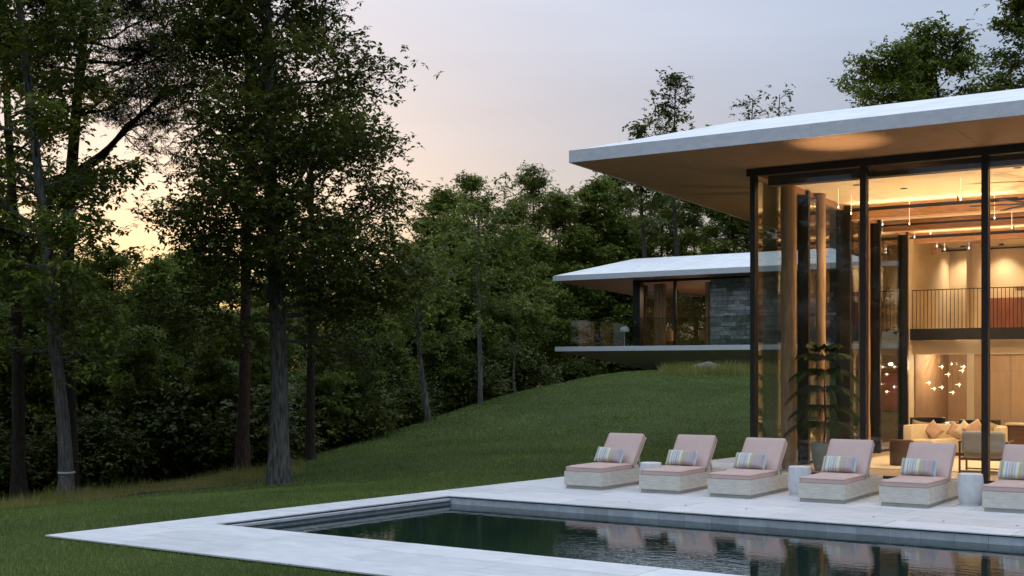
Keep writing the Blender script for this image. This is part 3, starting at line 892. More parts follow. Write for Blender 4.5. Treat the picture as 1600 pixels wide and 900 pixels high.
# ceiling fan
fan = empty('ceiling_fan', (*HP(1612, 318, 3.4)[:2], HP(1612, 318, 3.4)[2]), 0, 'dark ceiling fan with long slim blades behind the right-hand glass', 'fan')
MB().lathe([(.05, -.06), (.11, -.05), (.12, .03), (.05, .06)], 20).build('hub', M['bronze'], fan, smooth=True)
MB().tube([(0, 0, .05), (0, 0, zc(3.4) - fan.location[2] - .03)], .014, 8).build('rod', M['bronze'], fan)
for a in range(6):
    an = a * math.pi / 3 + .2
    MB().bar((.08 * math.cos(an), .08 * math.sin(an), 0), (1.15 * math.cos(an), 1.15 * math.sin(an), .0), .11, .012).build('blade', M['bronze'], fan)

# ------------------------------------------------------------------ furniture inside
def place(px, py, z=0):
    p = W(px, py, z); return float(p[0]), float(p[1])
# potted norfolk pine
px_, py_ = place(1287, 735)
pot = empty('planter', (px_, py_, 0), 0, 'pale green glazed planter behind the glass holding the tall house plant', 'planter')
MB().lathe([(.15, 0), (.175, .02), (.225, .22), (.245, .42), (.255, .535), (.235, .54), (.225, .50)], 28).build('bowl', M['pot'], pot, smooth=True)
MB().lathe([(.22, .47), (.2, .485)], 20).build('soil', M['soil'], pot)
def norfolk(root):
    r = random.Random(4)
    top = 1.95
    tr = MB().tube([(0, 0, -.05), (.03, .02, .5), (.02, -.02, 1.1), (.05, .0, top)], [.022, .019, .015, .005], 8).build('stem', M['bark_red'], root, smooth=True)
    V = []; Fc = []; br = MB()
    for lev, (z, L_, dr) in enumerate(((.42, .75, -.35), (.75, .8, -.38), (1.12, .82, -.42), (1.45, .72, -.32), (1.72, .55, -.1), (1.9, .35, .05))):
        for k in range(9):
            an = k * 2 * math.pi / 9 + lev * .5 + r.uniform(-.2, .2)
            L2 = L_ * r.uniform(.8, 1.05)
            pts = []
            for s in np.linspace(0, 1, 9):
                rr_ = L2 * s
                pts.append(np.array([rr_ * math.cos(an), rr_ * math.sin(an), z + .22 * math.sin(s * 1.9) * L2 + dr * s * s * L2 * 1.4]))
            br.tube(pts, np.linspace(.008, .002, 9), 5)
            for i in range(1, 8):
                for sd in (-1, 1):
                    for q in range(5):
                        p = pts[i] + (pts[i + 1] - pts[i]) * (q / 5)
                        d = pts[i + 1] - pts[i]; d /= np.linalg.norm(d)
                        side = np.cross(d, [0, 0, 1.]) * sd
                        l_ = .20 * (1 - .5 * i / 8) * r.uniform(.7, 1.1)
                        e = p + (side * .75 + d * .5 + np.array([0, 0, -.75])) * l_
                        w = d * .009
                        n0 = len(V)
                        V += [p - w, p + w, e + w * .4, e - w * .4]
                        Fc.append((n0, n0 + 1, n0 + 2, n0 + 3))
    br.build('branches', M['house_plant'], root)
    link_mesh('fronds', np_mesh('fronds', V, Fc), M['house_plant'], root)
np_plant = empty('norfolk_pine', (px_, py_, .485), 0, 'potted pine with drooping tiered fronds behind the glass', 'plant')
norfolk(np_plant)
# drum table
px_, py_ = place(1404, 729)
dr = empty('drum_table', (px_, py_ + .2, 0), 0, 'brown cylindrical side table left of the cream sofa', 'side table')
MB().lathe([(.20, 0), (.235, .02), (.245, .5), (.24, .515)], 26).build('drum', M['brown_drum'], dr, smooth=True)
MB().lathe([(.215, .516), (.215, .53)], 26).build('top', M['walnut'], dr)
# curved cream sofa
px_, py_ = place(1484, 716)
so = empty('curved_sofa', (px_, py_ + .6, 0), 0, 'curved cream sofa heaped with pillows behind the glass', 'sofa')
so.scale = (.64, .70, .88)
def arc_band(r0, r1, a0, a1, z0, z1, n=22, cy=0):
    mb = MB(); v = []; f = []
    for i in range(n + 1):
        a = a0 + (a1 - a0) * i / n
        for r_, z in ((r0, z0), (r1, z0), (r1, z1), (r0, z1)):
            v.append((r_ * math.cos(a), cy + r_ * math.sin(a), z))
    for i in range(n):
        for k in range(4):
            f.append((i * 4 + k, i * 4 + (k + 1) % 4, (i + 1) * 4 + (k + 1) % 4, (i + 1) * 4 + k))
    f += [(0, 1, 2, 3), (n * 4 + 3, n * 4 + 2, n * 4 + 1, n * 4)]
    return mb.add(v, f)
arc_band(.75, 1.62, math.radians(-10), math.radians(190), .08, .42, cy=-.3).build('seat', M['cream'], so, smooth=True, bevel=.02)
arc_band(1.45, 1.72, math.radians(-14), math.radians(194), .40, .80, cy=-.3).build('back', M['cream'], so, smooth=True, bevel=.03)
arc_band(.8, 1.58, math.radians(-8), math.radians(188), .0, .08, cy=-.3).build('plinth', M['walnut'], so)
sofa_p = [((1438, 676), M['tan_p'], 'tan patterned pillow at the left end of the cream sofa', -25, .44), ((1458, 681), M['rose_p'], 'rose pillow beside the tan one on the cream sofa', 12, .36),
          ((1494, 683), M['rose_p'], 'dull rose pillow low in the middle of the cream sofa', -8, .34), ((1508, 680), M['cream'], 'cream square pillow on the cream sofa', 5, .38),
          ((1524, 677), M['rose_p'], 'pink pointed pillow left of the right-hand post', 22, .44), ((1548, 680), M['tan_p'], 'peach pillow just right of the right-hand post', -12, .46)]
for (a, b), m_, lb, ro, s_ in sofa_p:
    x, y, z = HP(a, b, py_ + 1.0)
    o = link_mesh('sofa_pillow', pillow_mesh('sofa_pillow', s_, s_, .15), m_)
    o.location = (x, y, max(z, .56)); o.rotation_euler = (math.radians(-14), math.radians(ro + 35), math.radians(10))
    tag(o, lb, 'pillow', 'pillows on the curved sofa')
# armchair with its back to the glass
px_, py_ = place(1533, 741)
ar = empty('armchair', (px_, py_ + .35, 0), math.radians(6), 'armchair with pale upholstered back and slim walnut frame behind the right-hand post', 'armchair')
link_mesh('back_cushion', cushion_mesh('back_cushion', .78, .13, .40, .04, .01), M['grey_uph'], ar).location = (-.39, -.36, .40)
link_mesh('seat_cushion', cushion_mesh('seat_cushion', .74, .70, .15, .04, .01), M['cream'], ar).location = (-.37, -.26, .30)
for sx_ in (-1, 1):
    for yy, hh in ((-.37, .62), (.40, .58)):
        MB().bar((sx_ * .42, yy, 0), (sx_ * .42, yy, hh), .035, .035, (0, 1, 0)).build('leg', M['walnut'], ar)
    MB().bar((sx_ * .42, -.388, .60), (sx_ * .42, .418, .60), .045, .03).build('armrest', M['walnut'], ar)
    MB().bar((sx_ * .42, -.352, .27), (sx_ * .42, .382, .27), .03, .04).build('side_rail', M['walnut'], ar)
for yy in (-.37, .40):
    MB().bar((-.402, yy, .28), (.402, yy, .28), .03, .045).build('cross_rail', M['walnut'], ar)
    MB().bar((-.402, yy, .05), (.402, yy, .05), .025, .025).build('stretcher', M['walnut'], ar)
# black lounge chair, pedestal bowl, dark screen, console
x, y, z = HP(1450, 668, 8.35)
bc = empty('black_chair', (x, y, 0), .4, 'low black curved lounge chair behind the sofa', 'chair')
arc_band(.34, .42, math.radians(10), math.radians(200), .55, .80).build('back_shell', M['black'], bc, smooth=True, bevel=.01)
link_mesh('seat', cushion_mesh('seat', .66, .6, .14, .04, .01), M['black'], bc).location = (-.33, -.3, .34)
for a in (-.28, .28):
    for b in (-.25, .25):
        MB().tube([(a, b, 0), (a * .9, b * .9, .36)], .018, 8).build('leg', M['black'], bc)
x, y, z = HP(1486, 660, 8.5)
pb = empty('pedestal_bowl', (x, y, 0), 0, 'black wide bowl on a tapering pedestal behind the sofa', 'bowl')
MB().lathe([(.16, 0), (.05, .05), (.045, z - .16), (.09, z - .12), (.22, z - .02), (.235, z + .01), (.2, z)], 24).build('bowl', M['black'], pb, smooth=True)
x, y, z = HP(1531, 656, 8.7)
sr = empty('dark_screen', (x, y, 0), 0, 'dark grey boxy cabinet block behind the sofa by the right-hand post', 'cabinet')
MB().box(-.42, .42, -.25, .25, .04, z).build('body', M['black'], sr, bevel=.008)
MB().box(-.39, .39, -.22, .22, 0, .04).build('plinth', M['walnut'], sr)
x, y, z = HP(1600, 661, 8.8)
cn = empty('console_table', (x + .25, y, 0), 0, 'long walnut console with cream stone top at the right edge', 'console')
MB().box(-.62, 1.6, -.28, .28, z - .05, z).build('top', M['cream'], cn, bevel=.006)
MB().box(-.58, 1.55, -.24, .24, .08, z - .051).build('body', M['walnut'], cn)
# cream rug
px_, py_ = place(1484, 735)
rg = MB().box(-2.4, 4.0, -.5, 3.2, .001, .016).build('rug', M['cream'], None, bevel=.004)
rg.location = (px_, py_ + .1, 0)
tag(rg, 'pale cream rug under the sofa and armchair', 'rug')
# red painting on the side wall end
art = empty('red_painting', (1.2, BK - .205, .8), -math.pi / 2, 'tall red abstract painting mirrored in the glass between two dark fins', 'painting')
MB().box(0, .035, 0, .6, 0, 1.1).build('frame', M['walnut'], art)
MB().box(.036, .042, .03, .57, .03, 1.07).build('canvas', M['red_art'], art)

# ------------------------------------------------------------------ loungers, pillows, tables
cush_seat = cushion_mesh('seat_cushion', .69, 1.08, .105, .03, .014)
cush_back = cushion_mesh('back_cushion', .69, .68, .105, .03, .012)
for me_ in (cush_seat, cush_back): me_.materials.append(M['pink'])
def make_lounger():
    r = empty('sun_lounger')
    Wd, L_ = .71, 1.98
    MB().box(.025, Wd - .025, .025, L_ - .025, 0, .052).build('plinth', M['plinth'], r)
    MB().box(0, Wd, 0, .03, .056, .285).build('front_panel', M['base_wood'], r, bevel=.003)
    MB().box(0, .03, .031, L_ - .031, .056, .285).build('side_panel', M['base_wood_side'], r, bevel=.003)
    MB().box(Wd - .03, Wd, .031, L_ - .031, .056, .285).build('side_panel', M['base_wood_side'], r, bevel=.003)
    MB().box(0, Wd, L_ - .03, L_, .056, .285).build('rear_panel', M['base_wood'], r, bevel=.003)
    MB().box(.031, Wd - .031, .031, L_ - .031, .20, .262).build('slat_base', M['plinth'], r)
    c = link_mesh('seat_cushion', cush_seat, None, r); c.location = (.01, .012, .268)
    ang = math.radians(50)
    bf = MB().box(.02, Wd - .02, 0, .68, -.04, -.012).build('back_frame', M['base_wood'], r)
    bf.location = (0, 1.15, .285); bf.rotation_euler = (ang, 0, 0)
    bc_ = link_mesh('back_cushion', cush_back, None, r); bc_.location = (.01, 1.15, .285); bc_.rotation_euler = (ang, 0, 0)
    def piping(par, sx_, sy_, z_, nm='piping'):
        r_ = .028; pts = []
        for cx0, cy0, a0 in ((sx_ - r_, sy_ - r_, 0), (r_, sy_ - r_, 90), (r_, r_, 180), (sx_ - r_, r_, 270)):
            for q in range(0, 91, 30):
                a_ = math.radians(a0 + q); pts.append((cx0 + r_ * math.cos(a_), cy0 + r_ * math.sin(a_), z_))
        pts.append(pts[0])
        MB().tube(pts, .006, 5, cap=False).build(nm, M['piping'], par, smooth=True)
    for z_ in (.024, .083):
        piping(c, .688, 1.078, z_); piping(bc_, .688, .678, z_)
    for x in (.08, Wd - .08):
        MB().bar((x, 1.42, .50), (x, 1.50, .27), .025, .025).build('prop', M['base_wood'], r)
    return r
lounger = make_lounger()
pil = pillow_mesh('striped_pillow', .52, .29, .14)
pil.materials.append(M['stripe'])
frg_me = []
for s in (-1, 1):
    frg = MB()                                     # a frayed selvage: one zigzag strip
    vv = []; ff = []
    for k in range(53):
        z = -.138 + k * .276 / 52
        xo = s * (.272 if k % 2 else .258)
        for yy_ in (-.003, .003):
            vv += [(s * .243, yy_, z), (xo, yy_, z)]
    for k in range(52):
        a = k * 4; b = a + 4
        ff += [(a, a + 1, b + 1, b), (a + 2, b + 2, b + 3, a + 3), (a + 1, a + 3, b + 3, b + 1)]
    frg.add(vv, ff)
    fo = frg.build('fringe', M['fringe'])
    frg_me.append(fo.data)
    bpy.data.objects.remove(fo)
spots = [(882.2, 762.7, 941, 766.2), (999.5, 769.5, 1062.5, 772.5), (1106.5, 776.3, 1173.3, 779.6), (1247, 783.75, 1320, 787.5), (1373.2, 790.75, 1452, 794.2), (1535, 799.5, 1620, 803.2)]
LL = ['pink cushioned sun lounger nearest the lawn, first of the row', 'second pink sun lounger from the lawn, small table peeping behind its foot end',
      'third pink sun lounger from the lawn, in front of the house corner and log column', 'fourth pink sun lounger, just right of the white table by the log column',
      'fifth pink sun lounger, in front of the cream sofa, left of the rightmost white table', 'pink sun lounger cut by the right edge of the photo']
PL = ['striped bolster pillow on the sun lounger nearest the lawn', 'striped bolster pillow on the second sun lounger from the lawn', 'striped bolster pillow on the third sun lounger from the lawn',
      'striped bolster pillow on the fourth sun lounger from the lawn', 'striped bolster pillow on the fifth sun lounger from the lawn', 'striped bolster pillow on the sun lounger cut by the right edge']
rnd = random.Random(11)
for i, s in enumerate(spots):
    a = W(s[0], s[1]); b = W(s[2], s[3])
    mid = (a + b) / 2
    ry = math.radians([1.0, 3.2, 1.8, 2.6, 1.5, 3.0][i])
    o = lounger if i == 0 else copy_tree(lounger)
    o.location = (mid[0] - .355 * math.cos(ry), mid[1] - .355 * math.sin(ry) - .02, 0)
    o.rotation_euler = (0, 0, ry)
    for ch in o.children:                              # backs are not all propped quite alike
        if ch.name.startswith(('back_frame', 'back_cushion')): ch.rotation_euler[0] += math.radians((0, 1.2, -.8, 1.6, -1.4, .5)[i])
        elif ch.name.startswith('seat_cushion'): ch.location[0] += (0, .006, -.005, .004, -.006, .003)[i]; ch.rotation_euler[2] = math.radians((.0, .5, -.4, .3, -.5, .2)[i])
    tag(o, LL[i], 'sun lounger', 'pink sun loungers in a row by the pool')
    p = empty('striped_pillow')
    body = link_mesh('cover', pil, None, p)
    for fm in frg_me: link_mesh('fringe', fm, None, p)
    off = rnd.uniform(-.015, .02) - .05
    lx, ly_ = .355 + off, 1.00
    p.location = (o.location[0] + lx * math.cos(ry) - ly_ * math.sin(ry), o.location[1] + lx * math.sin(ry) + ly_ * math.cos(ry), .51)
    p.rotation_euler = (math.radians(-32 + rnd.uniform(-4, 3)), math.radians(rnd.uniform(-3, 3)), ry)
    tag(p, PL[i], 'pillow', 'striped pillows on the loungers')
def side_table(px, py, z, lb):
    x, y = place(px, py, z)
    t = empty('drum_side_table', (x, y, 0), 0, lb, 'side table', 'white drum tables between the loungers')
    MB().lathe([(.155, .035), (.168, .05), (.178, .12), (.182, .24), (.178, .38), (.170, .45), (.160, .458), (.10, .459)], 32).build('drum', M['table'], t, smooth=True)
    MB().lathe([(.150, 0), (.158, .004), (.158, .03), (.150, .034)], 32).build('base_ring', M['table'], t)
side_table(1017, 722.5, .458, 'white drum side table half hidden behind the second lounger, nearest the lawn')
side_table(1249.5, 774, 0, 'white drum side table in front of the log column, between third and fourth loungers')
side_table(1516.5, 789, 0, 'white drum side table at the foot of the right-hand post, between fifth and last loungers')
# deck drains: small dark dots along the pool
for k, (a, b) in enumerate(((983, 784), (1071, 789.5), (1166, 795.5), (1365, 808), (1474, 814.5), (1589, 821.7))):
    x, y = place(a, b)
    d = MB().lathe([(.016, -.01), (.018, .0035), (.012, .006)], 12).build('deck_anchor', M['bronze'])
    d.location = (x, y, 0)
    tag(d, 'tiny dark round anchor cap in the paving between loungers and pool edge', 'anchor cap', 'deck anchor caps')

# ------------------------------------------------------------------ far house
K = W(864, 439.2, 6.06)
h2 = empty('far_house', (K[0], K[1], 0), 0, 'smaller far house on the rise with cantilevered balcony and thin white roof', 'house')
R2 = 16.2
roof2, zb2 = roof_build(h2, 0, R2, 0, 9, 6.06, .235, 2.7, .86)
for a, b in ((.03, 4.2), (4.206, 8.2), (8.206, 12.2), (12.206, R2 - .03)):
    MB().prism([(a, .03), (b, .03), (b, 8.97), (a, 8.97)], lambda x, y: zb2(x, y) + .002, lambda x, y: zb2(x, y) + .028).build('soffit_panel', M['soffit'], roof2)
S1, S0 = 2.985, 2.77
MB().prism([(.1, .0), (R2, .0), (R2, 9), (.1, 9)], S0, S1).build('balcony_slab', M['fascia'], h2, bevel=.01)
# concrete keel narrowing to the foot
kl = MB()
tp = [(.25, .12), (R2 - .3, .12), (R2 - .3, 8.8), (.25, 8.8)]
ft = [(5.0, 2.0), (R2 - 3, 2.0), (R2 - 3, 8), (5.0, 8)]
kl.add([(x, y, S0 - .002) for x, y in tp] + [(x, y, 1.72) for x, y in ft] + [(x, y, .4) for x, y in ft],
       [(0, 1, 2, 3), (0, 4, 5, 1), (1, 5, 6, 2), (2, 6, 7, 3), (3, 7, 4, 0), (4, 8, 9, 5), (5, 9, 10, 6), (6, 10, 11, 7), (7, 11, 8, 4), (11, 10, 9, 8)])
kl.build('keel', M['concrete'], h2)
GY = 1.25                        # glass line behind the roof rim
zt2 = zb2(0, GY)
MB().box(3.62, 3.98, GY - .1, GY + .25, S1, zt2).build('corner_post', M['bronze'], h2)
px2 = [3.98, 5.72, 7.45]
for i in range(2):
    MB().box(px2[i] + .03, px2[i + 1] - .03, GY - .006, GY + .006, S1 + .03, zt2 - .1).build('window_pane', M['glass'], h2)
MB().box(5.66, 5.78, GY - .04, GY + .06, S1, zt2 - .1).build('mullion', M['bronze'], h2)
MB().box(3.98, 7.45, GY - .05, GY + .08, zt2 - .1, zt2).build('header', M['bronze'], h2)
MB().box(3.98, 7.45, GY - .03, GY + .05, S1, S1 + .03).build('sill', M['bronze'], h2)
MB().box(3.62, 3.70, GY + .26, 8.4, S1, zt2 - .4).build('side_glass', M['glass'], h2)
MB().box(3.7, 12.5, 8.5, 8.7, S1, zt2 - .4).build('back_wall', M['alcove'], h2)
MB().box(3.7, 12.5, GY + .26, 8.5, S1 + .002, S1 + .02).build('floor', M['floor'], h2)
MB().box(12.5, 12.6, GY + .3, 8.5, S1, zt2 - .4).build('end_wall', M['plaster'], h2)
MB().prism([(3.7, GY + .26), (12.5, GY + .26), (12.5, 8.4), (3.7, 8.4)], lambda x, y: zb2(x, y) - .05, lambda x, y: zb2(x, y) - .01).build('ceiling_panel', M['soffit'], h2)
# stone wall, stone by stone
sw = MB().box(7.47, R2 - 1.2, GY + .06, GY + .4, S1, zt2).build('stone_wall', M['mortar'], h2)
rs = random.Random(2)
z = S1 + .01
while z < zt2 - .08:
    hgt = min(rs.choice((.10, .14, .17, .21)), zt2 - z - .005)
    x = 7.48
    while x < 12.6:
        L_ = rs.uniform(.25, .85)
        MB().box(x, x + L_ - .012, GY - rs.uniform(.0, .05), GY + .058, z, z + hgt - .012).build('stone', M['stone'], sw)
        x += L_
    z += hgt
# curtains
def curtain(x0, x1, nm, m_):
    mb = MB(); n = int((x1 - x0) / .035)
    v = []; f = []
    for i in range(n + 1):
        x = x0 + (x1 - x0) * i / n
        y = GY + .45 + .045 * math.sin(i * 1.25)
        v += [(x, y, S1 + .03), (x, y, zt2 - .15), (x, y + .012, S1 + .03), (x, y + .012, zt2 - .15)]
    for i in range(n):
        a = i * 4; b = a + 4
        f += [(a, b, b + 1, a + 1), (a + 2, a + 3, b + 3, b + 2)]
    mb.add(v, f).build(nm, m_, h2, smooth=True)
curtain(4.42, 5.0, 'curtain', M['curtain'])
curtain(7.0, 7.42, 'curtain', M['curtain'])
fl = empty('far_house_lamp', (K[0] + 6.4, K[1] + 5.0, zb2(0, 5) - .06), 0, 'dim ceiling light inside the far house', 'lamp')
MB().lathe([(.2, -.03), (.2, 0)], 18).build('shade', M['white'], fl)
lamp('glow', 'AREA', (0, 0, -.05), 60, fl, .35)
# glass balustrade
xb = [.95, 3.0, 5.0, 7.0, 9.0, 11.0, 13.0]
for i in range(len(xb) - 1):
    MB().box(xb[i] + .008, xb[i + 1] - .008, .10, .115, S1 - .001, 4.2).build('balustrade_pane', M['rail_glass'], h2)
MB().box(.95, 13.0, .09, .125, 4.2, 4.225).build('balustrade_cap', M['bronze'], h2)
for y0, y1 in ((.14, 1.6), (1.62, 3.2), (3.22, 5.0)):
    MB().box(.95, .965, y0, y1, S1 - .001, 4.2).build('balustrade_pane', M['rail_glass'], h2)
MB().box(.94, .975, .126, 5.0, 4.2, 4.225).build('balustrade_cap', M['bronze'], h2)
# chair and globe lamp on the balcony
def h2p(px, py, ly):
    x, y, z = HP(px, py, K[1] + ly); return x, y, z
x, y, z = h2p(976, 515, .9)
gl = empty('globe_lamp', (x, y, S1), 0, 'white mushroom floor lamp on the far balcony', 'lamp')
MB().lathe([(.02, z - S1 - .12), (.22, z - S1 - .1), (.24, z - S1 - .04), (.18, z - S1 + .1), (.05, z - S1 + .16)], 18).build('shade', M['white'], gl, smooth=True)
MB().tube([(0, 0, 0), (0, 0, z - S1 - .1)], .015, 8).build('stem', M['white'], gl)
MB().lathe([(.14, 0), (.12, .02)], 16).build('foot', M['white'], gl)
def far_chair(px, lb):
    x, y, z = h2p(px, 535, 2.4)
    c = empty('tub_chair', (x, y, S1 + .02), 0, lb, 'chair', 'orange chairs in the far house')
    arc_band(.30, .38, math.radians(150), math.radians(390), .25, .72).build('back_shell', M['curtain'], c, smooth=True)
    link_mesh('seat', cushion_mesh('seat', .6, .6, .2, .05, .01), M['curtain'], c).location = (-.3, -.3, .22)
    for a in range(4):
        an = a * math.pi / 2 + .78
        MB().tube([(.24 * math.cos(an), .24 * math.sin(an), 0), (.22 * math.cos(an), .22 * math.sin(an), .25)], .02, 6).build('leg', M['walnut'], c)
far_chair(1039, 'orange tub chair behind the left pane of the far house')
far_chair(1105, 'orange tub chair by the stone wall of the far house')

# ------------------------------------------------------------------ trees
def rosettes(centers, rng, nl, ll, lw, droop=0.25, flat=0.5):
    """leaf blades radiating from each centre; returns verts, faces"""
    n = len(centers)
    az0 = rng.uniform(0, 2 * np.pi, n)
    # random tilt of every rosette
    tx = rng.normal(0, .5, n); ty = rng.normal(0, .5, n)
    k = np.arange(nl)
    az = az0[:, None] + k[None] * (2 * np.pi / nl) + rng.normal(0, .25, (n, nl))
    el = rng.uniform(-.5, .9, (n, nl)) * flat - droop
    d = np.stack([np.cos(az) * np.cos(el), np.sin(az) * np.cos(el), np.sin(el)], -1)
    d[..., 2] += d[..., 0] * tx[:, None] + d[..., 1] * ty[:, None]
    d /= np.linalg.norm(d, axis=-1, keepdims=True)
    L = ll * rng.uniform(.45, 1.35, (n, nl, 1))
    side = np.stack([-np.sin(az), np.cos(az), rng.normal(0, .45, (n, nl))], -1)
    side /= np.linalg.norm(side, axis=-1, keepdims=True)
    c = centers[:, None, :]
    b = c + d * L * .08
    mid = c + d * L * .58
    tip = c + d * L
    tip[..., 2] -= L[..., 0] * .18
    w = side * (lw * L)
    v = np.stack([b, mid + w, tip, mid - w], 2).reshape(-1, 3)
    f = np.arange(len(v)).reshape(-1, 4)
    return v, f

class Wood:
    """collects branch tubes quickly"""
    def __init__(s):
        s.mb = MB()
    def tube(s, pts, rad, n):
        s.mb.tube(pts, rad, n, cap=False)

def curve(p0, d, L, rng, n=5, up=0.0, wob=0.18):
    pts = [np.array(p0, float)]
    d = np.array(d, float); d /= np.linalg.norm(d)
    for i in range(n):
        d = d + rng.normal(0, wob, 3) + np.array([0, 0, up])
        d /= np.linalg.norm(d)
        pts.append(pts[-1] + d * L / n)
    return pts

def interp(pts, t):
    pts = np.asarray(pts)
    x = t * (len(pts) - 1)
    i = min(int(x), len(pts) - 2)
    return pts[i] + (pts[i + 1] - pts[i]) * (x - i)

def grow(seed, trunk, r0, r1, t0, nlimb, length, pitch, up=0.06, sec=1.7, clump=8, spread=(.38, .38, .2), ll=.13, lw=.28, nl=6,
         extra=(), flare=1.6, sides=12, droop=.2, az_bias=None, thin=1.0):
    """returns trunk MB, limb MB, leaf verts, leaf faces (local to the tree's base)"""
    rng = np.random.default_rng(seed)
    tm = MB()
    n = 16
    tp = [interp(trunk, i / n) for i in range(n + 1)]
    tr = [r0 + (r1 - r0) * (i / n) ** .9 for i in range(n + 1)]
    tr[0] *= flare; tr[1] *= 1 + (flare - 1) * .12
    tp[0] = tp[0] - np.array([0, 0, .25])
    # root flare needs a ring close to the ground
    tp.insert(1, interp(trunk, .018)); tr.insert(1, r0 * (1 + (flare - 1) * .55))
    tm.tube(tp, tr, sides, cap=False)
    lm = MB()
    cents = []
    limbs = []
    for i in range(nlimb):
        t = t0 + (1 - t0) * (i + rng.uniform(0, .9)) / nlimb
        t = min(t, .995)
        az = i * 2.399 + rng.normal(0, .35)
        p = interp(trunk, t)
        s = (t - t0) / (1 - t0)
        L = length(s, az) * rng.uniform(.75, 1.15)
        pt = pitch(s) + rng.normal(0, .12)
        limbs.append((p, np.array([math.cos(az) * math.cos(pt), math.sin(az) * math.cos(pt), math.sin(pt)]), L, (r0 + (r1 - r0) * t) * .38))
    for e in extra: limbs.append(tuple(e))
    for p, d, L, r in limbs:
        pts = curve(p, d, L, rng, 6, up)
        lm.tube(pts, np.linspace(max(r, .018), .008, 7), 6, cap=False)
        ns = max(3, int(L * sec))
        for k in range(ns):
            s = .28 + .72 * (k + rng.uniform(0, .8)) / ns
            q = interp(pts, min(s, .99))
            dd = interp(pts, min(s + .05, 1)) - interp(pts, max(s - .05, 0)); dd /= np.linalg.norm(dd) + 1e-9
            sd = np.cross(dd, [0, 0, 1]); sd /= np.linalg.norm(sd) + 1e-9
            sg = -1 if k % 2 else 1
            d2 = dd * .6 + sd * sg * rng.uniform(.5, 1.1) + np.array([0, 0, rng.uniform(-.15, .45)])
            L2 = (.35 + .30 * L * (1.15 - s)) * rng.uniform(.6, 1.2)
            p2 = curve(q, d2, L2, rng, 3, .03, .25)
            lm.tube(p2, np.linspace(.012, .004, 4), 4, cap=False)
            for u in (.45, .75, 1.0):
                if rng.uniform() < thin:
                    cents.append(interp(p2, min(u, .999)))
        cents.append(pts[-1])
    cents = np.array(cents)
    m = rng.poisson(clump, len(cents))
    cc = np.repeat(cents, m, axis=0) + rng.normal(0, 1, (m.sum(), 3)) * np.array(spread)
    v, f = rosettes(cc, rng, nl, ll, lw, droop)
    return tm, lm, v, f

def make_tree(name, label, base, bark, leaf, group=None, **kw):
    r = empty(name, tuple(base), 0, label, 'tree', group)
    tm, lm, v, f = grow(**kw)
    tm.build('trunk', bark, r, smooth=True)
    lm.build('branches', bark, r, smooth=True)
    link_mesh('crown', np_mesh('crown', v, f), leaf, r)
    return r

def base_at(px, py, zg=None, Y=None):
    """foot of a tree: at depth Y on the terrain"""
    p = at(px, Y)
    return np.array([p[0], p[1], tz(p[0], p[1])])

def traj(base, Y, pix):
    """trunk line through pixels at depth Y, local to base; depth kept constant"""
    out = []
    for px, py in pix:
        p = at(px, Y)
        out.append((p[0] - base[0], p[1] - base[1], zat(py, Y) - base[2]))
    return np.array(out)

right = np.array([RGT[0], RGT[1], 0]); fwd = np.array([FWD[0], FWD[1], 0])
def dirv(r_, f_, u_): 
    d = right * r_ + fwd * f_ + np.array([0, 0, u_]); return d / np.linalg.norm(d)

# big oak in the middle of the picture
Yo = 27.3
bo = base_at(436, 0, Y=Yo)
trk = traj(bo, Yo, [(436, 757), (437, 600), (432, 470), (424, 320), (420, 180), (418, 60), (414, -60), (410, -200)])
ex = [(interp(trk, .30), dirv(.25, -1, .05), 2.2, .04), (interp(trk, .36), dirv(-.3, -1, .1), 2.4, .04), (interp(trk, .42), dirv(.2, -1, .15), 2.4, .04), (interp(trk, .5), dirv(-.1, -1, .2), 2.4, .04),
      (interp(trk, .33), dirv(-.7, -.7, .0), 2.4, .04), (interp(trk, .38), dirv(.7, -.7, .0), 2.6, .04),
      (interp(trk, .70), dirv(-.35, .1, 1), 4.0, .10), (interp(trk, .27), dirv(1, -.15, -.08), 2.9, .06), (interp(trk, .30), dirv(-.9, -.3, -.02), 2.6, .05),
      (interp(trk, .35), dirv(.9, .3, .12), 3.2, .06), (interp(trk, .80), dirv(.95, -.1, .25), 2.7, .06), (interp(trk, .84), dirv(-.95, .1, .25), 2.1, .05),
      (interp(trk, .22), dirv(.8, -.5, -.15), 2.6, .045), (interp(trk, .24), dirv(.5, .6, -.1), 2.6, .045), (interp(trk, .25), dirv(-.5, -.8, -.1), 2.2, .045)]
make_tree('oak_tree', 'tall broad oak with pale trunk standing on the lawn edge behind the pool', bo, M['bark_grey'], M['oak'],
          seed=21, trunk=trk, r0=.205, r1=.075, t0=.25, nlimb=66, length=lambda s, a: 2.6 - .3 * s + .3 * math.cos(a - TH), pitch=lambda s: .05 + .45 * s, extra=ex,
          clump=17, sec=2.1, ll=.115, lw=.27, nl=6, spread=(.34, .34, .19))

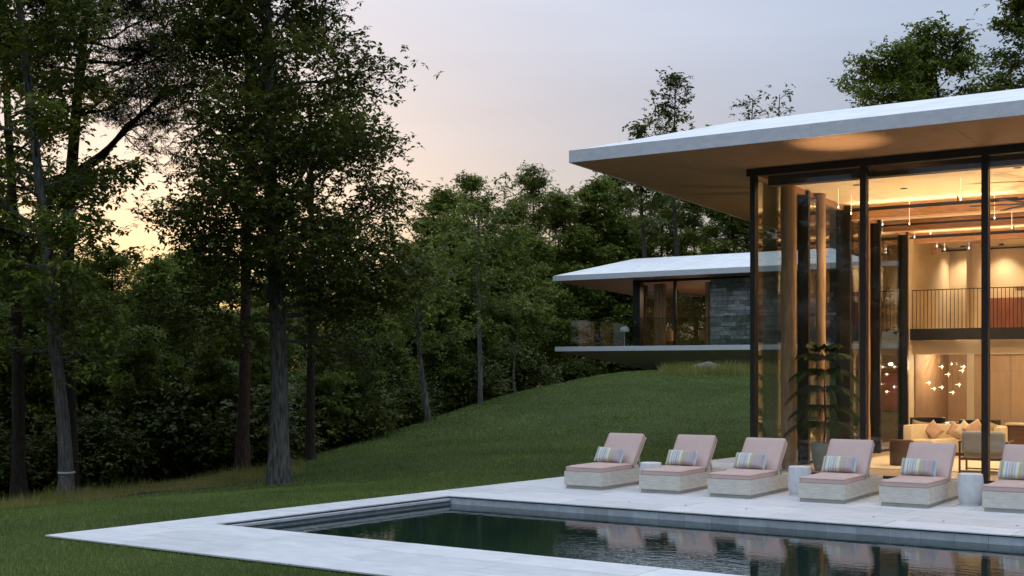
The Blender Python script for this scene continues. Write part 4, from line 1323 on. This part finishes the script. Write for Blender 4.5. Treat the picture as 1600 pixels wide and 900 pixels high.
# left oak, leaning pale trunk with a white tape round it
Yl = 26.6
b1 = base_at(103, 0, Y=Yl)
trk1 = traj(b1, Yl, [(103, 785), (104, 730), (97, 640), (88, 560), (77, 440), (68, 340), (55, 230), (42, 120), (33, 40), (25, -80), (20, -180)])
ex = [(interp(trk1, .47), dirv(-.8, -.1, .5), 2.3, .07), (interp(trk1, .40), dirv(.6, -.3, .6), 1.7, .04), (interp(trk1, .30), dirv(.9, -.2, -.1), 2.0, .04), (interp(trk1, .33), dirv(.7, -.6, .05), 2.2, .04),
      (interp(trk1, .31), dirv(-.7, -.5, .0), 2.0, .04)]
make_tree('leaning_oak', 'leaning oak with pale lower trunk and white tape at the left of the photo', b1, M['bark_grey'], M['maple'],
          seed=33, trunk=trk1, r0=.155, r1=.05, t0=.33, nlimb=36, length=lambda s, a: 2.2 - .5 * s, pitch=lambda s: .15 + .4 * s, extra=ex,
          clump=12, sec=1.8, ll=.14, lw=.28, nl=6, spread=(.28, .28, .15), thin=.9)
zt_ = zat(738, Yl) - b1[2]
tp_ = empty('trunk_tape', (b1[0], b1[1], b1[2] + zt_), 0, 'white tape ring tied round the leaning oak trunk', 'tape')
cx_ = interp(trk1, .082)
MB().tube([(cx_[0], cx_[1], -.016), (cx_[0], cx_[1], .016)], .172, 18).build('band', M['tape'], tp_, smooth=True)

# pine behind it, with one heavy limb rising to the right
Yp = 31.0
b2 = base_at(106, 0, Y=Yp)
trk2 = traj(b2, Yp, [(106, 770), (106, 560), (105, 420), (107, 330), (113, 250), (121, 150), (131, 60), (134, -20), (136, -150), (138, -260)])
lim = traj(b2, Yp, [(113, 275), (160, 243), (200, 198), (250, 152), (300, 130)])
ex = [(interp(trk2, .52), dirv(.8, .0, .35), 2.3, .05), (interp(trk2, .62), dirv(.95, .1, .12), 2.8, .04), (interp(trk2, .66), dirv(.9, -.3, -.1), 2.6, .04), (interp(trk2, .72), dirv(.9, .2, .05), 3.2, .045),
      (interp(trk2, .60), dirv(-.9, .1, .1), 2.3, .04)]
pine1 = make_tree('pine_tree', 'dark pine behind the leaning oak with one heavy limb rising right', b2, M['bark_dark'], M['pine'],
          seed=45, trunk=trk2, r0=.20, r1=.06, t0=.52, nlimb=30, length=lambda s, a: 2.9 - 1.2 * s, pitch=lambda s: .1 + .2 * s, extra=ex,
          clump=15, sec=2.1, ll=.16, lw=.07, nl=13, spread=(.26, .26, .13), thin=.95, droop=0)
hl = MB().tube([lim[0], (lim[0] + lim[1]) / 2, lim[1], lim[2], lim[3], lim[4]], [.12, .115, .11, .10, .08, .05], 10, cap=False)
hl.build('heavy_limb', M['bark_dark'], pine1, smooth=True)
rng_ = np.random.default_rng(9)
lm_ = MB(); cs = []
for t in np.linspace(.45, 1, 12):
    q = interp(lim, min(t, .999))
    for s in range(3):
        pts = curve(q, dirv(rng_.uniform(-.2, 1), rng_.uniform(-.8, .8), rng_.uniform(-.5, .7)), rng_.uniform(.6, 1.5), rng_, 4, .02, .25)
        lm_.tube(pts, np.linspace(.02, .006, 5), 5, cap=False)
        cs += [interp(pts, .6), interp(pts, .85), pts[-1]]
lm_.build('limb_twigs', M['bark_dark'], pine1)
cs = np.repeat(np.array(cs), 6, axis=0); cs = cs + rng_.normal(0, .2, cs.shape) * [1, 1, .6]
v, f = rosettes(cs, rng_, 13, .17, .055, 0)
link_mesh('limb_needles', np_mesh('limb_needles', v, f), M['pine'], pine1)

# red-barked pine left of the big oak
Y3 = 31.5
b3 = base_at(379, 0, Y=Y3)
trk3 = traj(b3, Y3, [(378, 745), (382, 600), (384, 450), (386, 330), (388, 230), (388, 100), (386, -20), (384, -120)])
ex = [(interp(trk3, .42), dirv(-.9, -.2, -.15), 2.2, .035), (interp(trk3, .46), dirv(-.8, .3, .0), 2.4, .035), (interp(trk3, .50), dirv(-.9, .1, .1), 2.0, .03), (interp(trk3, .39), dirv(-.6, -.5, -.25), 2.0, .03)]
make_tree('red_pine', 'slim pine with reddish bark standing just left of the big oak', b3, M['bark_red'], M['pine'],
          seed=51, trunk=trk3, r0=.155, r1=.06, t0=.55, nlimb=16, length=lambda s, a: 1.9, pitch=lambda s: .1, extra=ex,
          clump=7, sec=1.7, ll=.17, lw=.055, nl=13, spread=(.24, .24, .13), thin=.8, droop=0)

# plain dark trunks at the lawn edge
Y4 = 33.5
b4 = base_at(484, 0, Y=Y4)
trk4 = traj(b4, Y4, [(484, 725), (485, 640), (486, 520), (487, 400), (486, 250), (484, 150)])
make_tree('dark_oak', 'dark tree right of the big oak, trunk half in shade', b4, M['bark_dark'], M['wood_leaf'],
          seed=61, trunk=trk4, r0=.14, r1=.04, t0=.42, nlimb=18, length=lambda s, a: 1.9 - .8 * s, pitch=lambda s: .0 + .4 * s,
          clump=16, sec=1.7, ll=.135, lw=.28, nl=6, spread=(.3, .3, .17))
Y5 = 29.5
b5 = base_at(29, 0, Y=Y5)
trk5 = traj(b5, Y5, [(29, 790), (29, 640), (26, 480), (20, 320), (12, 180), (6, 40), (0, -100)])
make_tree('shaded_oak', 'dark shaded tree at the left edge of the photo', b5, M['bark_dark'], M['maple'],
          seed=71, trunk=trk5, r0=.16, r1=.05, t0=.25, nlimb=30, length=lambda s, a: 2.4 - .6 * s, pitch=lambda s: .05 + .4 * s,
          clump=14, sec=1.7, ll=.135, lw=.28, nl=6, spread=(.3, .3, .17))

# three slender trunks on the crest of the lawn
def slender(px, pyb, Y, pix, r0, label, seed, crown=1.0, t0=.4, n=9):
    b = base_at(px, 0, Y=Y)
    return make_tree('slender_tree', label, b, M['bark_grey'], M['maple'], None, seed=seed, trunk=traj(b, Y, pix), r0=r0, r1=r0 * .35, t0=t0, nlimb=n,
              length=lambda s, a: 1.5 * crown, pitch=lambda s: .3, clump=6, sec=1.6, ll=.17, lw=.27, nl=6, spread=(.34, .34, .18), flare=1.15)
slender(671, 668, 42, [(671, 672), (664, 620), (656, 560), (652, 480), (648, 400)], .115, 'slender tree with leaning bare trunk on the lawn crest', 81, 1.3, .5, 14)
slender(751, 640, 47, [(751, 648), (750, 560), (748, 480), (747, 400), (748, 330)], .10, 'thin straight tree on the lawn crest between two others', 82, 1.3, .45, 14)
slender(805, 622, 48.5, [(806, 632), (802, 590), (804, 560), (808, 530), (806, 505), (804, 492)], .045, 'small crooked sapling on the lawn crest left of the balcony', 83, .8, .72, 9)

# wood trees behind: five built, then copied with their parts
protos = []
for k, (hgt, rad, sd) in enumerate(((12, 3.0, 101), (13.5, 2.7, 102), (11, 3.4, 103), (14.5, 3.0, 104), (10, 2.6, 105))):
    rngk = np.random.default_rng(sd)
    tk = np.array([(0, 0, 0), (.1, .05, hgt * .3), (-.1, .15, hgt * .6), (.1, 0, hgt * .97)]) + rngk.normal(0, .12, (4, 3)) * [1, 1, 0]
    tm, lm, v, f = grow(seed=sd, trunk=tk, r0=.19, r1=.03, t0=.14, nlimb=38, length=lambda s, a, rad=rad: rad * (1.05 - .75 * s ** 1.6), pitch=lambda s: .0 + .75 * s,
                        clump=26, sec=1.4, ll=.14, lw=.32, nl=5, spread=(.30, .30, .17), droop=.25, sides=8)
    r = empty('woodland_tree', (0, 0, 0))
    tm.build('trunk', M['bark_dark'], r, smooth=True); lm.build('branches', M['bark_dark'], r)
    link_mesh('crown', np_mesh('crown', v, f), M['wood_leaf'] if k % 2 == 0 else M['maple'], r)
    protos.append(r)
used = [False] * 5
rw = random.Random(17)
def put(k, px, Y, ztop=None, label='leafy green tree in the thick wood behind the lawn', group='trees of the wood behind the lawn', sc=None):
    p = at(px, Y)
    zg = tz(p[0], p[1])
    hgt = (12, 13.5, 11, 14.5, 10)[k] * 1.03
    s = sc if sc else (zat(ztop, Y) - zg) / hgt
    o = protos[k] if not used[k] else copy_tree(protos[k])
    used[k] = True
    o.location = (p[0], p[1], zg - .05)
    o.rotation_euler = (0, 0, rw.uniform(0, 6.28))
    w = s * rw.uniform(.95, 1.15)
    o.scale = (w, w, s)
    tag(o, label, 'tree', group)
    return o
wood = [  # prototype, pixel x, distance, pixel y of the top
    (0, 560, 47, 480), (2, 630, 52, 440), (4, 690, 54, 300), (1, 742, 60, 268), (0, 790, 62, 312), (3, 832, 76, 258), (2, 880, 78, 300), (4, 925, 80, 285),
    (1, 975, 82, 262), (0, 1030, 84, 292), (2, 1085, 80, 280), (4, 1140, 78, 285), (3, 1190, 78, 290), (0, 1250, 78, 300), (2, 1330, 76, 300),
    (4, 520, 42, 490), (2, 590, 46, 485), (4, 655, 51, 400), (0, 715, 56, 380), (4, 770, 60, 375), (2, 828, 74, 370), (0, 905, 84, 380),
    (2, 300, 44, 388), (4, 240, 41, 405), (0, 180, 46, 380), (2, 60, 44, 380), (4, 0, 38, 390), (0, 420, 46, 420), (4, 350, 38, 480), (2, 480, 52, 440),
    (4, 135, 36, 470), (0, -40, 42, 330), (2, -120, 40, 250), (4, 262, 56, 400), (2, 340, 58, 400), (0, 120, 55, 400), (1, -70, 34, 120), (3, -170, 33, 60),
    (2, 652, 62, 375), (4, 560, 60, 440), (0, 1000, 88, 330), (2, 950, 90, 335),
    (4, 60, 34.5, 450), (0, 165, 35.5, 480), (4, 215, 34.5, 510), (2, 290, 36, 480), (4, 330, 34.5, 530), (0, 410, 36.5, 510), (4, 500, 38, 520), (2, 548, 40, 510), (4, 610, 47, 500),
    (4, 690, 50, 450), (2, 740, 54, 430), (4, 772, 60, 440),
    (0, 60, 75, 420), (2, 150, 78, 430), (4, 230, 76, 440), (0, 310, 80, 440), (2, 400, 78, 440), (4, 470, 76, 445), (0, 560, 80, 440), (2, 640, 82, 415), (4, 720, 84, 380), (0, 800, 90, 380), (2, 860, 95, 380)]
special = {742: 'wood tree whose pointed top stands out of the skyline, left of a taller one', 832: 'tallest pointed treetop on the skyline left of the house roof',
           560: 'wood tree right behind the right side of the big oak', 975: 'dark wood tree right behind the roof of the far house'}
for i, (k, px, Y, yt) in enumerate(wood):
    if px in special and i < 15: put(k, px, Y, yt, special[px], None)
    else: put(k, px, Y, yt)
def thin_top(px, Y, ytop, label, seed, rad, thin, clump, n):
    b = base_at(px, 0, Y=Y)
    hh = zat(ytop, Y) - b[2]
    make_tree('sparse_tree', label, b, M['bark_dark'], M['oak'], None, seed=seed, trunk=np.array([(0, 0, 0), (.2, 0, hh * .4), (-.1, .1, hh * .7), (.15, 0, hh)]), r0=.18, r1=.02, t0=.5, nlimb=n,
              length=lambda s, a: rad * (1.1 - .75 * s), pitch=lambda s: .35 + .4 * s, clump=clump, sec=1.2, ll=.2, lw=.28, nl=6, spread=(.3, .3, .2), thin=thin, sides=8)
thin_top(1052, 64, 128, 'sparse treetop standing alone above the left part of the roof', 301, 2.0, .6, 5, 18)
thin_top(1172, 66, 155, 'thin bare-twigged treetop above the roof, left of a similar one', 302, 1.3, .35, 3, 14)
thin_top(1214, 66, 148, 'thin bare-twigged treetop above the roof, right of a similar one', 303, 1.3, .35, 3, 14)
thin_top(1003, 62, 196, 'low sprig of a treetop just above the roof rim', 304, 1.2, .7, 6, 14)
put(0, 1375, 60, 70, 'dark broad tree rising behind the house roof, left of the tallest', None)
put(2, 1470, 62, 42, 'dark broad tree rising behind the house roof, middle of three', None)
put(3, 1610, 54, -40, 'tallest dark tree behind the house at the right edge', None)

for k, X, Y, h_ in ((0, -17, 13, 1.0), (1, -21, 9, 1.05), (2, -24, 15, 1.1), (3, -19, 4, .95), (4, -26, 6, 1.2), (0, -23, -2, 1.1), (2, -18, -6, 1.1), (1, -15, 18, .9), (3, -20, 20, .95)):
    put(k, 800 + X / Y * F if Y else 0, Y, None, 'tree of the wood left of the photo, seen mirrored in the glass', 'trees mirrored in the glass', h_) if Y > 0 else None
# understory shrubs: three built, then copied
sh = []
for k, sd in enumerate((201, 202, 203)):
    rngs = np.random.default_rng(sd)
    n = 150
    a = rngs.uniform(0, 2 * np.pi, n); rr_ = np.sqrt(rngs.uniform(0, 1, n)) * 1.15; z = rngs.uniform(.1, 1.0, n) ** .8 * (1.7 - .7 * rr_)
    c = np.c_[rr_ * np.cos(a), rr_ * np.sin(a), z]
    cc = np.repeat(c, 20, axis=0) + rngs.normal(0, .18, (n * 20, 3))
    v, f = rosettes(cc, rngs, 6, .085, .30, .15)
    r = empty('understory_shrub')
    st = MB()
    for q in range(9):
        e = c[q * 7]
        st.tube([(0.1 * math.cos(q), .1 * math.sin(q), -.1), (e[0] * .5, e[1] * .5, e[2] * .6), tuple(e)], [.022, .015, .006], 5)
    st.build('stems', M['bark_dark'], r)
    link_mesh('foliage', np_mesh('foliage', v, f), M['shrub'], r)
    sh.append(r)
us = [False] * 3
shp = [(10, 33), (60, 35), (140, 33), (170, 38), (215, 35), (260, 34), (300, 38), (335, 35), (405, 38), (455, 39), (505, 40), (530, 42), (575, 45), (610, 44), (640, 48), (690, 50), (720, 51), (775, 56),
       (230, 41), (120, 44), (540, 47), (600, 52), (660, 55), (740, 58), (-30, 31), (380, 42), (450, 45), (900, 72), (930, 74), (960, 74), (990, 76), (1030, 78), (1080, 76), (1130, 74), (70, 48), (200, 50), (320, 50), (420, 52), (500, 55)]
for i, (px, Y) in enumerate(shp):
    k = i % 3
    o = sh[k] if not us[k] else copy_tree(sh[k]); us[k] = True
    p = at(px, Y)
    s = rw.uniform(.9, 1.7)
    o.location = (p[0], p[1], tz(p[0], p[1])); o.rotation_euler = (0, 0, rw.uniform(0, 6.28)); o.scale = (s * 1.15, s * 1.15, s)
    tag(o, 'dark leafy shrub in the shade under the wood', 'shrub', 'shrubs under the wood')

# rock and rough grass by the far house's foot
rk = bmesh.new(); bmesh.ops.create_icosphere(rk, subdivisions=3, radius=1)
rngr = np.random.default_rng(5)
for v_ in rk.verts:
    v_.co *= 1 + .18 * math.sin(v_.co.x * 4 + 1) * math.cos(v_.co.y * 5) + rngr.normal(0, .02)
    v_.co.x *= .55; v_.co.y *= .45; v_.co.z *= .22
rme = bpy.data.meshes.new('boulder'); rk.to_mesh(rme); rk.free()
ro = link_mesh('boulder', rme, M['rock'])
p = at(1105, 54.5); ro.location = (p[0], p[1], tz(p[0], p[1]) + .12)
tag(ro, 'low grey boulder in rough grass below the far balcony', 'boulder')

# ------------------------------------------------------------------ grass
def blades(x, y, h, w, rng, lean=.5):
    n = len(x)
    z = terrain(x, y)
    flat = (x > left_edge(y) - 0.4) & (y < 14) & (y > -15) & (x < 20)
    z = np.where(flat, np.minimum(z, -.035), z)
    a = rng.uniform(0, 2 * np.pi, n)
    b = np.c_[x, y, z - .004]
    sd = np.c_[np.cos(a), np.sin(a), np.zeros(n)] * (w / 2)[:, None]
    la = rng.uniform(0, 2 * np.pi, n); lr = np.abs(rng.normal(0, lean, n)) * h
    tip = b + np.c_[np.cos(la) * lr, np.sin(la) * lr, h]
    v = np.stack([b - sd, b + sd, tip], 1).reshape(-1, 3)
    return v
def scatter(rng, n, X0, X1, Y0, Y1):
    X = rng.uniform(X0, X1, n); Y = rng.uniform(Y0, Y1, n)
    return X, Y
rg_ = np.random.default_rng(77)
V = []
def lawn_zone(dens, Y0, Y1, h, w, k0=-.42, k1=.30):
    Ymid = (Y0 + Y1) / 2
    n = int(dens * (Y1 - Y0) * (k1 - k0) * Ymid)
    Y = rg_.uniform(Y0, Y1, n)
    X = rg_.uniform(k0, k1, n) * Y1
    ok = in_poly(X, Y, LAWN)
    x, y = CAM[0] + RGT[0] * X + FWD[0] * Y, CAM[1] + RGT[1] * X + FWD[1] * Y
    on_deck = (x > left_edge(y) - .012) & (y > NEAR - .012) & (y < FARY + .0) 
    house_ = (x > -.1) & (y > -1)
    ok &= ~on_deck & ~house_
    # clumps of slightly taller grass
    x, y = x[ok], y[ok]
    hh = h * rg_.uniform(.6, 1.25, len(x)) * (1 + .25 * np.sin(x * 2.1 + 3 * np.sin(y * 1.3)) * np.sin(y * 1.9))
    V.append(blades(x, y, hh, np.full(len(x), w), rg_))
lawn_zone(1700, 11.5, 16.5, .045, .009, -.42, .02)
lawn_zone(1000, 16.5, 25, .045, .012, -.42, .12)
lawn_zone(420, 25, 36, .05, .02, -.36, .22)
lawn_zone(160, 36, 58, .055, .035, -.15, .22)
Vg = np.concatenate(V)
go = link_mesh('lawn_grass', np_mesh('lawn_grass', Vg, np.arange(len(Vg)).reshape(-1, 3)), M['blade'])
tag(go, 'short mown lawn grass around the terrace and up the slope', 'grass', kind='stuff')
# long meadow grass under the first trees
n = 20000
t = rg_.uniform(0, 1, n)
pxs = np.interp(t, [0, .25, .55, .85, 1], [-20, 110, 260, 420, 470])
Yc = np.interp(t, [0, .25, .55, .85, 1], [24.3, 26.4, 29.0, 30.6, 32.6])
Yv = Yc + rg_.normal(0, 1.0, n)
Xv = (pxs - 800) / F * Yv + rg_.normal(0, .15, n)
xx, yy = CAM[0] + RGT[0] * Xv + FWD[0] * Yv, CAM[1] + RGT[1] * Xv + FWD[1] * Yv
mh = np.clip(rg_.normal(.17, .09, n), .04, .5) * (.7 + .5 * np.sin(xx * 1.7) * np.sin(yy * 1.3 + 1))
Vm = blades(xx, yy, np.abs(mh), np.full(n, .012), rg_, .35)
mo = link_mesh('meadow_grass', np_mesh('meadow_grass', Vm, np.arange(len(Vm)).reshape(-1, 3)), M['meadow'])
tag(mo, 'uncut yellowish meadow grass along the edge of the wood', 'grass', kind='stuff')
# rough grass at the foot of the far house
n = 5000
Xv = rg_.uniform(6.2, 12, n); Yv = rg_.uniform(51.5, 55.5, n)
xx, yy = CAM[0] + RGT[0] * Xv + FWD[0] * Yv, CAM[1] + RGT[1] * Xv + FWD[1] * Yv
Vm = blades(xx, yy, np.clip(rg_.normal(.32, .12, n), .1, .7), np.full(n, .022), rg_, .4)
ro2 = link_mesh('rough_grass', np_mesh('rough_grass', Vm, np.arange(len(Vm)).reshape(-1, 3)), M['meadow'])
tag(ro2, 'rough uncut grass below the far balcony', 'grass', kind='stuff')
